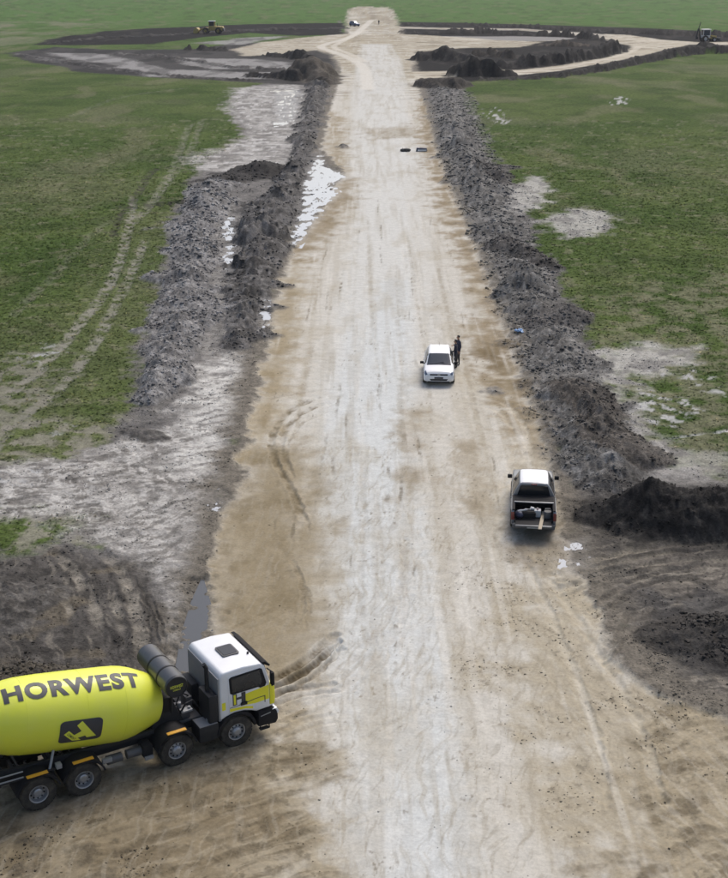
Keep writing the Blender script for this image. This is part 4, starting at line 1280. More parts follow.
    for y in (.7, 1.05): m.cyl((-2.0, y, .7), (-2.2, y, 3.2), .025)
    for k in range(8): m.cyl((-2.0 - .02 * k, .7, .9 + .3 * k), (-2.0 - .02 * k, 1.05, .9 + .3 * k), .018)
    m.build('ladder', BLK, T)
    # water tank across the frame
    TX, TZ, TR = 4.30, 2.62, .36
    tk = MB().lathe([(-1.12, .02), (-1.12, TR * .9), (-1.06, TR), (1.06, TR), (1.12, TR * .9), (1.12, .02)], (TX, 0, TZ), (0, 1, 0), 40).build('water_tank', TANKB, T, ang=25)
    for y in (-.45, .25): MB().lathe([(-.03, TR + .002), (-.03, TR + .012), (.03, TR + .012), (.03, TR + .002)], (TX, y, TZ), (0, 1, 0), 40, False).build('tank_band', BLK, tk)
    MB().lathe([(0, TR * .93), (-.02, TR * .93), (-.03, TR * .86), (-.008, TR * .84), (0, .02)], (TX, -1.12, TZ), (0, 1, 0), 40, False).build('end_ring', BLK, tk)
    for k, (w_, zc, hh) in enumerate([(.40, .02, .10), (.24, -.09, .05)]):
        bm = text_mesh('HORWEST' if k == 0 else 'CEMENT', .02)
        decal(bm, lambda u, v: (TX - w_ / 2 + w_ * u, -1.128, TZ + zc + (v - .5) * hh), 'tank_lettering', LIME, tk, 2, 2)
    for y in (-.7, .7):
        MB().cyl((TX, y, TZ - TR), (TX + .05, y * .6, 1.2), .04).build('tank_leg', BLK, T)
    # pump deck between tank and cab
    m = MB(); m.span(4.55, 5.25, -.55, .55, .97, 1.05); m.span(4.65, 4.95, -.45, -.1, 1.05, 1.32); m.span(4.98, 5.18, -.1, .35, 1.05, 1.5)
    m.build('pump_deck', DGREY, T, .02)
    m = MB(); m.span(4.62, 4.98, -.62, -.40, 1.34, 1.40); m.cyl((4.7, -.2, 1.32), (4.7, -.2, 1.5), .07); m.cyl((4.9, -.5, 1.32), (4.9, -.5, 1.46), .05)
    m.build('valve_block', GREYM, T, .01)
    m = MB()
    m.tube([(4.6, -.5, 1.3), (4.75, -.62, 1.65), (4.98, -.6, 1.7), (5.2, -.5, 1.35)], .03); m.tube([(4.6, -.2, 1.4), (4.8, -.1, 1.75), (5.1, 0, 1.5)], .025)
    m.build('hydraulic_hoses', BLK, T)
    # tanks and lockers along the near side
    m = MB(); m.span(4.92, 5.56, -1.18, -.52, .50, 1.02); m.build('fuel_tank', BLK, T, .05)
    MB().span(4.95, 5.53, -1.15, -.62, 1.02, 1.035).build('tank_step_plate', GREYM, T)
    MB().cyl((5.32, -.92, 1.03), (5.32, -.92, 1.12), .07).build('filler_cap', STEEL, T)
    MB().span(4.92, 5.56, .52, 1.18, .50, 1.02).build('battery_box', BLK, T, .05)
    m = MB()
    for x in (2.15, 2.75): m.lathe([(0, .02), (0, .14), (.45, .14), (.45, .02)], (x, -.78, .66), (1, 0, 0), 16)
    m.build('air_reservoirs', DGREY, T)
    m = MB(); m.span(3.20, 3.50, -1.0, -.55, .50, .86); m.build('side_locker', PLAS, T, .02)
    m = MB(); m.span(3.22, 3.48, -1.08, -1.0, .46, .54); m.build('locker_lip', GREYM, T)
    MB().span(1.95, 2.25, -1.0, -.9, .72, .86).build('filter_bracket', GREYM, T, .01); MB().span(.58, .74, -1.12, -.95, 1.10, 1.24).build('lamp_bracket', GREYM, T, .01)
    # air intake wall behind the cab and the exhaust stack
    m = MB(); m.span(5.28, 5.58, -1.12, -.35, 1.02, 1.95); m.span(5.30, 5.55, .2, 1.0, 1.02, 1.7); m.build('air_cleaner_housing', BLK, T, .05)
    m = MB(); m.tube([(5.42, -.72, 1.5), (5.42, -.72, 2.72), (5.34, -.72, 2.86)], .065, 14); m.build('exhaust_stack', BLK, T)
    # ---- cab
    cab_poly = [(5.64, 1.02), (5.64, 2.50), (5.74, 2.62), (6.4, 2.655), (7.02, 2.60), (7.16, 2.48), (7.36, 1.78), (7.44, 1.62), (7.46, 1.02), (6.84, .98), (6.68, 1.06), (6.42, 1.14), (6.10, 1.16), (5.82, 1.10)]
    cab = MB().prism(cab_poly, 'y', -1.13, 1.13).build('cab', WHITE, T, .075, seg=3)
    rh = MB().prism(round_rect(6.16, 6.72, -.33, .33, .08), 'z', 2.65, 2.685).build('roof_hatch', DGREY, cab, .012)
    MB().prism(round_rect(6.21, 6.67, -.28, .28, .06), 'z', 2.685, 2.695).build('hatch_glass', GLASS, rh)
    MB().ell((6.94, -.42, 2.64), (.04, .03, .05)).build('roof_beacon_mount', BLK, cab)
    # windscreen with its black surround
    m = MB(); q = Vector((7.175, 0, 2.47)); p = Vector((7.375, 0, 1.76)); nrm = Vector((.96, 0, .27)).normalized()
    for a, b_ in ((.012, 1.03),):
        v = []
        for pt in (q, p):
            for yy in (-b_, b_):
                for off in (-.01, a): v.append(pt + Vector((0, yy, 0)) + nrm * off)
        m.add(v, [(0, 1, 3, 2), (4, 6, 7, 5), (0, 4, 5, 1), (2, 3, 7, 6), (0, 2, 6, 4), (1, 5, 7, 3)])
    m.build('windscreen', WGLASS, cab, .008)
    MB().prism([(7.08, 2.60), (7.20, 2.60), (7.36, 2.44), (7.32, 2.40), (7.16, 2.5)], 'y', -1.10, 1.10).build('sun_visor', PLAS, cab, .015)
    for sd in (-1, 1):
        def sl(poly, y0, y1): return MB().prism(poly, 'y', min(sd * y0, sd * y1), max(sd * y0, sd * y1))
        d = sl([(5.93, 1.22), (5.91, 2.46), (6.98, 2.50), (7.08, 2.44), (7.24, 1.80), (7.28, 1.62), (7.28, 1.04), (6.88, 1.04), (6.70, 1.12), (6.44, 1.20), (6.12, 1.22)], 1.125, 1.142).build('door', WHITE, cab, .006)
        sl([(5.97, 1.88), (5.95, 2.38), (6.02, 2.43), (6.98, 2.46), (7.05, 2.42), (7.19, 1.90), (7.14, 1.80), (6.98, 1.78), (6.90, 1.83), (6.05, 1.82)], 1.142, 1.150).build('window_frame', PLAS, d, .004)
        sl([(6.04, 1.89), (6.03, 2.36), (6.95, 2.40), (7.06, 1.98), (6.98, 1.89)], 1.150, 1.154).build('window', GLASS, d)
        # livery: lime band, letter H, line
        sl([(6.48, 1.34), (6.80, 1.30), (7.27, 1.32), (7.27, 1.80), (6.98, 1.77), (6.48, 1.72)], 1.142, 1.1455).build('yellow_band', YELL, d)
        sl([(5.95, 1.25), (6.14, 1.25), (6.48, 1.22), (6.72, 1.14), (6.72, 1.22), (6.48, 1.30), (5.95, 1.36)], 1.142, 1.1455).build('pale_band', YELL, d)
        sl([(5.70, 1.36), (5.82, 1.36), (5.82, 1.62), (5.70, 1.62)], 1.130, 1.1335).build('rear_yellow_patch', YELL, cab)
        sl([(6.05, 1.43), (6.19, 1.43), (6.19, 1.81), (6.05, 1.81)], 1.1455, 1.148).build('letter_post', INK, d)
        sl([(6.085, 1.46), (6.155, 1.46), (6.155, 1.79), (6.085, 1.79)], 1.148, 1.150).build('letter_inlay', YELL, d)
        sl([(6.19, 1.60), (6.34, 1.60), (6.34, 1.68), (6.19, 1.68)], 1.1455, 1.148).build('letter_bar', INK, d)
        sl([(6.34, 1.43), (6.48, 1.43), (6.48, 1.81), (6.34, 1.81)], 1.1455, 1.148).build('letter_post', INK, d)
        sl([(6.48, 1.43), (6.80, 1.47), (7.14, 1.48), (7.14, 1.24), (7.11, 1.24), (7.11, 1.455), (6.80, 1.445), (6.48, 1.405), (6.2, 1.38), (5.95, 1.375), (5.95, 1.395), (6.2, 1.40)], 1.1455, 1.1475).build('livery_line', INK, d)
        sl([(6.31, 1.37), (6.52, 1.37), (6.52, 1.47), (6.31, 1.47)], 1.142, 1.18).build('door_handle', PLAS, d, .01)
        # front corner deflector in yellow, mirrors
        sl([(7.285, 1.10), (7.44, 1.10), (7.475, 1.30), (7.46, 1.68), (7.39, 1.86), (7.29, 1.86)], .98, 1.16).build('corner_deflector', YELL, cab, .03)
        mr = MB(); mr.tube([(7.22, sd * 1.12, 2.38), (7.32, sd * 1.26, 2.30), (7.32, sd * 1.26, 1.8)], .02); mo = mr.build('mirror_arm', BLK, cab)
        MB().box((7.32, sd * 1.28, 2.08), (.10, .16, .44)).build('mirror', PLAS, mo, .03)
    # wheel-arch trim and lower black body
    m = MB()
    for sd in (-1, 1):
        arc = [(6.14 + .58 * math.cos(R(a)), .52 + .575 * math.sin(R(a))) for a in range(5, 176, 10)]
        arc2 = [(6.14 + .67 * math.cos(R(a)), .52 + .66 * math.sin(R(a))) for a in range(175, 4, -10)]
        m.prism(arc + arc2, 'y', min(sd * .62, sd * 1.19), max(sd * .62, sd * 1.19))
    m.build('wheel_arch', PLAS, cab, .01)
    fb = MB().prism([(6.86, .46), (7.46, .42), (7.54, .55), (7.53, .84), (7.46, .96), (6.87, .97)], 'y', -1.20, 1.20).build('front_bumper', PLAS, cab, .05)
    MB().span(7.465, 7.485, -.85, .85, 1.04, 1.5).build('grille', PLAS, cab)
    for sd in (-1, 1):
        MB().prism([(7.30, .78), (7.555, .74), (7.57, .84), (7.50, .96), (7.32, .95)], 'y', min(sd * .86, sd * 1.195), max(sd * .86, sd * 1.195)).build('headlight', LAMP, fb, .02)
        MB().prism([(6.94, .80), (7.28, .845), (7.28, .875), (6.94, .83)], 'y', min(sd * 1.2, sd * 1.206), max(sd * 1.2, sd * 1.206)).build('bumper_strip', GREYM, fb)
        st = MB(); st.tube([(6.95, sd * 1.12, .5), (6.95, sd * 1.14, .30), (7.25, sd * 1.14, .30), (7.25, sd * 1.12, .48)], .022); st.span(6.95, 7.25, min(sd * 1.0, sd * 1.16), max(sd * 1.0, sd * 1.16), .285, .31)
        st.build('entry_step', BLK, fb)
    MB().span(5.60, 5.70, -1.1, 1.1, 1.0, 2.45).build('cab_rear_wall', GREYM, cab, .02)
    return T


TXT = [4.78, .76, 50, 80, 0]       # drum lettering: along the axis from, to; degrees round the drum
EMB = [3.30, 2.05, -24, 13]
mixer_truck()


# ------------------------------------------------------------------ car bodies
def cr(p0, p1, p2, p3, t):
    return .5 * ((2 * p1) + (-p0 + p2) * t + (2 * p0 - 5 * p1 + 4 * p2 - p3) * t * t + (-p0 + 3 * p1 - 3 * p2 + p3) * t ** 3)


class Body:
    """A smooth car shell through cross sections; panels, glass and lamps are cut from the same surface."""

    def __init__(s, secs):
        s.G = np.array([[(x, y, z) for y, z in pr] for x, pr in secs], float)
        s.xs = [q[0] for q in secs]

    def u_of(s, x): return float(np.interp(x, s.xs, range(len(s.xs))))

    def at(s, u, v, side=1):
        nu, nv = s.G.shape[:2]
        i = min(max(int(math.floor(u)), 0), nu - 2); j = min(max(int(math.floor(v)), 0), nv - 2)
        fu, fv = u - i, v - j
        rws = []
        for a in (-1, 0, 1, 2):
            r_ = s.G[min(max(i + a, 0), nu - 1)]
            rws.append(cr(r_[max(j - 1, 0)], r_[j], r_[j + 1], r_[min(j + 2, nv - 1)] if j + 2 <= nv - 1 else np.array([r_[nv - 2][0], -r_[nv - 2][1], r_[nv - 2][2]]), fv))
        p = cr(rws[0], rws[1], rws[2], rws[3], fu)
        return np.array([p[0], p[1] * side, p[2]])

    def off(s, u, v, side, d):
        e = .02
        a = s.at(u + e, v, side) - s.at(u - e, v, side); b = s.at(u, v + e, side) - s.at(u, v - e, side)
        n = np.cross(a, b); k = np.linalg.norm(n)
        n = n / k if k > 1e-9 else np.array([0, 0, 1.])
        p = s.at(u, v, side)
        c = np.array([p[0], 0, .7])
        if np.dot(n, p - c) < 0: n = -n
        return p + n * d

    def shell(s, name, mat, parent, du=4, dv=3):
        nu, nv = s.G.shape[:2]
        us = np.linspace(0, nu - 1, (nu - 1) * du + 1); vs = np.linspace(0, nv - 1, (nv - 1) * dv + 1)
        ring = [(v, 1) for v in vs] + [(v, -1) for v in vs[-2:0:-1]]
        m = MB(); n = len(ring)
        V = [s.at(u, v, sd) for u in us for v, sd in ring]
        F = [(a * n + b, a * n + (b + 1) % n, (a + 1) * n + (b + 1) % n, (a + 1) * n + b) for a in range(len(us) - 1) for b in range(n)]
        F += [tuple(range(n)), tuple((len(us) - 1) * n + k for k in range(n))]
        m.add(V, F)
        return m.build(name, mat, parent, ang=42)

    def panel(s, name, mat, parent, x0, x1, v0, v1, d=.006, sides=(1, -1), full=False, nu=8, nv=5, skew=0.0):
        """Patch between two stations; full = across the centre line."""
        out = []
        for sd in ((1,) if full else sides):
            m = MB()
            if full: path = [(v, 1) for v in np.linspace(v0, v1, nv + 1)] + [(v, -1) for v in np.linspace(v1, v0, nv + 1)[1:]]
            else: path = [(v, sd) for v in np.linspace(v0, v1, nv + 1)]
            n = len(path); us = [s.u_of(x) for x in np.linspace(x0, x1, nu + 1)]
            top = []; bot = []
            for k, u in enumerate(us):
                for q, (v, sg) in enumerate(path):
                    uu = u + skew * ((v - v0) / (v1 - v0 + 1e-9)) * (1 - k / nu if skew > 0 else k / nu)
                    top.append(s.off(uu, v, sg, d)); bot.append(s.off(uu, v, sg, -.012))
            K = len(top); F = []
            for a in range(nu):
                for b in range(n - 1): F.append((a * n + b, a * n + b + 1, (a + 1) * n + b + 1, (a + 1) * n + b))
            edge = [b for b in range(n)] + [a * n + n - 1 for a in range(1, nu + 1)] + [nu * n + b for b in range(n - 2, -1, -1)] + [a * n for a in range(nu - 1, 0, -1)]
            for a, b in zip(edge, edge[1:] + edge[:1]): F.append((a, b, b + K, a + K))
            m.add(top + bot, F)
            out.append(m.build(name, mat, parent, ang=40))
        return out


def prof(w, zb, zs, zbelt, wb, zr, wr, zt):
    return [(0, zb), (.7 * w, zb), (.96 * w, zb + .07), (w, zb + .26 * (zs - zb) + .08), (.99 * w, zs), (wb, zbelt), (wr, zr), (.62 * wr, zt - .010), (0, zt)]


def small_wheel(parent, x, y, r, w, sd, rimmat=None):
    h = wheel(parent, (x, y, r), sd, r, w, .66, 'dish', 5, rimmat)
    # five spokes
    m = MB()
    for k in range(5):
        t = 2 * math.pi * k / 5; q = Matrix.Rotation(-t, 3, 'Y')
        m.box(q @ Vector((r * .34, sd * w * .30, 0)), (r * .60, w * .14, r * .16), q)
    m.lathe([(w * .2, r * .14), (w * .4, r * .12), (w * .42, .001)], (0, 0, 0), (0, sd, 0), 12, False)
    m.build('spokes', rimmat or STEEL, h, .004)
    return h


def hatch_body(k=1.0, hz=1.0):
    S = [(0.00, prof(.66, .40, .62, .72, .62, .80, .52, .84)), (0.05, prof(.80, .30, .66, .84, .76, .98, .60, 1.02)), (0.12, prof(.84, .25, .68, .92, .81, 1.12, .60, 1.16)),
         (0.42, prof(.87, .20, .70, .95, .83, 1.36, .58, 1.40)), (.60, prof(.875, .19, .70, .95, .83, 1.39, .585, 1.435)), (1.1, prof(.875, .18, .70, .94, .83, 1.41, .60, 1.46)), (1.7, prof(.875, .18, .69, .93, .83, 1.41, .61, 1.46)),
         (2.22, prof(.875, .18, .69, .92, .83, 1.37, .60, 1.42)), (2.32, prof(.875, .18, .69, .92, .83, 1.33, .60, 1.385)), (2.98, prof(.875, .18, .69, .90, .83, .965, .70, 1.005)), (3.10, prof(.875, .18, .69, .885, .82, .935, .71, .965)),
         (3.45, prof(.87, .19, .68, .85, .81, .89, .70, .925)), (3.80, prof(.855, .21, .66, .79, .78, .825, .67, .86)), (3.96, prof(.82, .24, .62, .72, .74, .75, .63, .78)), (4.04, prof(.74, .28, .54, .64, .68, .66, .58, .69)), (4.07, prof(.62, .32, .48, .56, .58, .58, .5, .60))]
    return Body([(x * k, [(y, z * hz) for y, z in p]) for x, p in S])


def hatchback(name, loc, rz, paintm, label, k=1.0, hz=1.0, wr=.31, plate=True, roofmat=None):
    T = empty(name, loc, rz)
    tag(T, label, 'car')
    B = hatch_body(k, hz)
    body = B.shell('body', paintm, T)
    X_ = lambda x: x * k
    if roofmat: B.panel('roof', roofmat, T, X_(.5), X_(2.25), 6.0, 8, .012, full=True)
    B.panel('bonnet', paintm, T, X_(3.12), X_(3.90), 5.7, 8, .007, full=True)
    ws = B.panel('windscreen', WGLASS, T, X_(2.30), X_(3.02), 6.12, 8, .008, full=True)[0]
    m = MB()
    for y in (-.42, .1): m.cyl(tuple(B.off(B.u_of(X_(3.0)), 7.2 if y > 0 else 6.8, 1, .02) * np.array([1, 1 if y > 0 else -1, 1])), tuple(B.off(B.u_of(X_(2.85)), 7.8 if y > 0 else 7.4, 1, .02) * np.array([1, 1, 1])), .008, None, 6)
    m.build('wiper', PLAS, ws)
    B.panel('rear_window', GLASS, T, X_(.09), X_(.38), 6.15, 8, .008, full=True)
    for x0, x1, sk in ((1.62, 2.30, 0), (.80, 1.55, 0)):
        for q, sd in enumerate((1, -1)):
            dr = B.panel('door', paintm, T, X_(x0 - (.02)), X_(x1 + (.55 if x0 > 1.6 else .02)), 3.2, 4.98, .005, sides=(sd,))[0]
            B.panel('window', GLASS, dr, X_(x0), X_(x1), 5.12, 5.92, .006, sides=(sd,))
            hy = float(B.at(B.u_of(X_(x0 + .1)), 4.5, sd)[1])
            MB().box((X_(x0 + .12), hy + sd * .02, .80 * hz), (.18, .03, .03)).build('handle', paintm, dr, .008)
    B.panel('quarter_window', GLASS, T, X_(2.36), X_(2.80), 5.15, 5.75, .006)
    # lamps, grille, bumper openings, plate
    for sd in (1, -1):
        B.panel('headlight', DLAMP, T, X_(3.74), X_(4.02), 4.55, 5.75, .010, sides=(sd,))
        B.panel('tail_light', RED, T, X_(.02), X_(.22), 4.2, 5.2, .008, sides=(sd,))
        fx = X_(4.03)
        MB().prism([(fx - .10, .36 * hz), (fx + .012, .36 * hz), (fx - .02, .50 * hz), (fx - .13, .48 * hz)], 'y', min(sd * .52, sd * .73), max(sd * .52, sd * .73)).build('fog_lamp_pocket', PLAS, T, .012)
        mr = MB(); mr.box((X_(2.72), sd * .98, 1.0 * hz), (.13, .20, .14)); mo = mr.build('mirror', PLAS if paintm is WHITE else paintm, T, .035)
        MB().box((X_(2.72), sd * .87, .96 * hz), (.06, .10, .05)).build('mirror_arm', PLAS, mo)
        for x in (.72, 3.28):
            arc = [(X_(x) + (wr + .06) * math.cos(R(a)), wr + (wr + .05) * math.sin(R(a))) for a in range(-10, 191, 12)]
            MB().prism(arc, 'y', min(sd * .66, sd * .882), max(sd * .66, sd * .882)).build('wheel_arch', PLAS, T)
            small_wheel(T, X_(x), sd * .795, wr, .20, sd)
    MB().prism(round_rect(-.50, .50, .64 * hz, .715 * hz, .02), 'x', X_(3.99), X_(4.062)).build('grille', PLAS, T, .008)
    MB().lathe([(0, .07), (.012, .07), (.016, .05), (.016, .001)], (X_(4.06), 0, .685 * hz), (1, 0, 0), 20, False).build('badge', STEEL, T)
    MB().prism([(-.44, .34 * hz), (.44, .34 * hz), (.52, .44 * hz), (-.52, .44 * hz)], 'x', X_(4.0), X_(4.082)).build('lower_grille', PLAS, T, .012)
    MB().prism([(-.62, .24 * hz), (.62, .24 * hz), (.58, .30 * hz), (-.58, .30 * hz)], 'x', X_(3.7), X_(4.085)).build('front_splitter', PLAS, T, .02)
    if plate: MB().span(X_(4.075), X_(4.095), -.25, .25, .455 * hz, .555 * hz).build('number_plate', INK, T, .004)
    MB().cyl((X_(.75), .0, 1.43 * hz), (X_(.62), 0, 1.60 * hz), .008, .004, 6).build('aerial', PLAS, T)
    return T


def on_ground(px, py, dz=0.0):
    p = at(px, py); return (p[0], p[1], gz_at(p[0], p[1]) + dz)


# the car's nose points at the camera: its local +x is turned to -y
p = on_ground(438.6, 386.6)
hatchback('hatchback_car', (p[0] + 4.07 * math.sin(R(3.2)), p[1] + 4.07 * math.cos(R(3.2)), p[2]), R(-90 - 3.2), WHITE, 'white hatchback parked on the sandy road beside two people')
p = on_ground(357.5, 26.5)
hatchback('sport_utility_car', (p[0] - 2.4, p[1] + 3.6, p[2]), R(-56), BLUEP, 'dark blue off-road car with pale roof at the far end of the road', k=1.16, hz=1.25, wr=.40, plate=False, roofmat=WHITE)


# ------------------------------------------------------------------ pickup
def pickup(loc, rz):
    T = empty('pickup_truck', loc, rz)
    tag(T, 'silver double cab pickup with its tailgate down and a loaded bed', 'pickup')
    S = [(1.56, prof(.90, .42, .84, 1.10, .88, 1.62, .66, 1.72)), (1.62, prof(.92, .40, .84, 1.12, .90, 1.68, .67, 1.77)), (2.0, prof(.925, .38, .84, 1.12, .90, 1.71, .68, 1.80)), (2.7, prof(.925, .38, .84, 1.11, .90, 1.72, .68, 1.81)),
         (3.18, prof(.925, .38, .84, 1.10, .90, 1.67, .67, 1.76)), (3.28, prof(.925, .38, .84, 1.10, .90, 1.62, .67, 1.71)), (3.95, prof(.925, .38, .84, 1.08, .89, 1.13, .76, 1.18)), (4.08, prof(.925, .38, .84, 1.06, .88, 1.10, .77, 1.15)),
         (4.6, prof(.92, .38, .82, 1.01, .87, 1.05, .76, 1.10)), (5.05, prof(.90, .40, .80, .95, .84, .99, .74, 1.03)), (5.22, prof(.86, .42, .76, .88, .80, .90, .70, .93)), (5.30, prof(.74, .46, .70, .80, .70, .82, .6, .84))]
    S = [(x, [(y, z) if j < 6 else (y * .91, z) for j, (y, z) in enumerate(q)]) for x, q in S]
    B = Body(S)
    B.shell('cab_body', SILV, T)
    B.panel('roof', WHITE, T, 1.64, 3.16, 6.15, 8, .010, full=True)
    B.panel('bonnet', SILV, T, 4.12, 5.1, 5.8, 8, .008, full=True)
    B.panel('windscreen', WGLASS, T, 3.26, 3.98, 6.1, 8, .010, full=True)
    for x0, x1 in ((2.52, 3.22), (1.78, 2.45)):
        for sd in (1, -1):
            d = B.panel('door', SILV, T, x0 - .02, x1 + (.40 if x0 > 2.5 else .02), 3.2, 4.95, .006, sides=(sd,))[0]
            B.panel('window', GLASS, d, x0, x1, 5.1, 5.92, .008, sides=(sd,))
            MB().box((x0 + .12, sd * .95, .95), (.2, .03, .04)).build('handle', BLK, d, .008)
    MB().prism([(-.70, 1.20), (.70, 1.20), (.58, 1.64), (.50, 1.67), (-.50, 1.67), (-.58, 1.64)], 'x', 1.52, 1.565).build('rear_window', GLASS, T, .015)
    MB().span(1.50, 1.57, -.12, .12, 1.70, 1.735).build('high_brake_light', RED, T)
    for sd in (1, -1):
        a = lambda y0, y1: (min(sd * y0, sd * y1), max(sd * y0, sd * y1))
        B.panel('headlight', LAMP, T, 5.0, 5.26, 4.6, 5.6, .01, sides=(sd,))
        MB().box((3.70, sd * 1.02, 1.20), (.13, .20, .17)).build('mirror', PLAS, T, .04)
        # bed side: outer skin, rail cap and inner liner
        side = MB().prism([(0.02, .52), (.0, 1.10), (.06, 1.155), (1.54, 1.165), (1.54, .45), (1.44, .45), (1.36, .66), (1.22, .79), (1.05, .83), (.88, .79), (.74, .66), (.66, .50)], 'y', *a(.80, .925)).build('bed_side', SILV, T, .02)
        MB().span(.02, 1.54, *a(.78, .90), 1.165, 1.20).build('rail_cap', PLAS, side, .01)
        MB().prism([(-.012, .74), (-.012, 1.08), (.10, 1.10), (.10, .74)], 'y', *a(.80, .935)).build('tail_light', RED, side, .012)
        for x in (1.05, 4.20):
            arc = [(x + .43 * math.cos(R(q)), .38 + .43 * math.sin(R(q))) for q in range(-8, 189, 12)]
            MB().prism(arc, 'y', *a(.68, .93)).build('wheel_arch', PLAS, T)
            small_wheel(T, x, sd * .82, .385, .26, sd)
    MB().span(.03, 1.54, -.80, .80, .66, .72).build('bed_floor', PLAS, T)
    MB().span(1.46, 1.54, -.80, .80, .72, 1.16).build('bed_bulkhead', PLAS, T)
    tg = MB().span(-.50, .0, -.74, .74, .66, .72).build('tailgate', PLAS, T, .015)
    MB().span(-.52, -.46, -.74, .74, .655, .728).build('tailgate_edge', SILV, tg, .012)
    MB().prism([(-.20, .44), (.05, .44), (.05, .62), (-.17, .60)], 'y', -.88, .88).build('rear_bumper', DGREY, T, .02)
    MB().span(-.215, -.20, -.26, .26, .46, .57).build('number_plate', CANV, T)
    cv = MB()
    cv.span(.78, 1.50, -.80, .80, 1.205, 1.235)
    for k in range(5): cv.span(.84 + k * .14, .86 + k * .14, -.80, .80, 1.235, 1.245)
    cv.build('bed_cover', PLAS, T, .006)
    MB().span(.74, .79, -.82, .82, 1.20, 1.25).build('cover_end_rail', STEEL, T, .008)
    MB().prism([(-.65, .50), (.65, .50), (.62, .60), (-.62, .60)], 'x', 5.2, 5.34).build('front_bumper', PLAS, T, .02)
    return T


p = on_ground(533.0, 537.5)
PX, PY, PZ = p[0], p[1] + .10, p[2] - .02
pr_ang = R(90 - 6.5)
pickup((PX, PY, PZ), pr_ang)


def bed(x, y, z):
    """Bed coordinates (x forward, y left) to the world."""
    return (PX + x * math.cos(pr_ang) - y * math.sin(pr_ang), PY + x * math.sin(pr_ang) + y * math.cos(pr_ang), PZ + z)


m = MB(); m.box((0, 0, .018), (1.75, .14, .036))
o = m.build('plank', WOOD, None, .004); o.location = bed(.02, -.34, .735); o.rotation_euler = (0, R(-1.5), pr_ang + R(-6)); tag(o, 'pale sawn plank sticking out over the lowered tailgate', 'plank')
m = MB(); m.prism(round_rect(-.15, .15, -.14, .14, .05), 'z', 0, .30)
o = m.build('canister', CANV, None, .03); o.location = bed(.50, -.16, .725); o.rotation_euler = (0, 0, pr_ang); tag(o, 'white plastic canister in the pickup bed beside the plank', 'canister')
MB().cyl((0, 0, .30), (0, 0, .34), .045).build('cap', RED, o); MB().tube([(-.09, 0, .30), (-.07, 0, .36), (.07, 0, .36), (.09, 0, .30)], .014).build('handle', CANV, o)
m = MB(); m.span(-.2, .2, -.3, .3, 0, .24); m.span(-.16, .16, -.26, .26, .24, .28)
o = m.build('tool_box', PLAS, None, .02); o.location = bed(.40, .22, .725); o.rotation_euler = (0, 0, pr_ang + R(4)); tag(o, 'dark grey tool box in the middle of the pickup bed', 'tool box')
MB().tube([(0, -.1, .28), (0, -.1, .34), (0, .1, .34), (0, .1, .28)], .012).build('handle', STEEL, o)
for sx in (-.12, .12): MB().span(.2, .215, sx - .03, sx + .03, .16, .24).build('latch', STEEL, o)
m = MB(); m.ell((0, 0, .14), (.20, .24, .16), 12, 8); m.ell((.05, .06, .24), (.12, .12, .08), 10, 6)
o = m.build('blue_sack', DNAVY, None); o.location = bed(.32, .58, .725); tag(o, 'dark blue sack slumped against the side of the pickup bed', 'sack')
m = MB(); m.cyl((-.16, 0, .03), (.16, .06, .05), .035); m.ell((.18, .07, .06), (.07, .05, .05))
o = m.build('glove_bundle', CANV, None); o.location = bed(.28, .50, .99); tag(o, 'small pale rag bundle lying on the dark blue sack', 'rag')
m = MB(); m.lathe([(0, .12), (.02, .16), (.26, .17), (.30, .15), (.30, .02)], (0, 0, 0), (0, 0, 1), 16)
o = m.build('bucket', DGREY, None); o.location = bed(.36, -.58, .725); tag(o, 'dark bucket standing beside the bed side and the plank', 'bucket')
MB().tube([(.16, 0, .28), (.1, 0, .42), (-.1, 0, .42), (-.16, 0, .28)], .008).build('handle', STEEL, o)
m = MB(); m.prism([(-.10, 0), (.12, 0), (.08, .07), (-.05, .10)], 'y', -.07, .10)
o = m.build('folded_sheet', CANV, None, .02); o.location = bed(.52, .06, 1.01); tag(o, 'pale folded sheet on the tool box in the pickup bed', 'sheet')


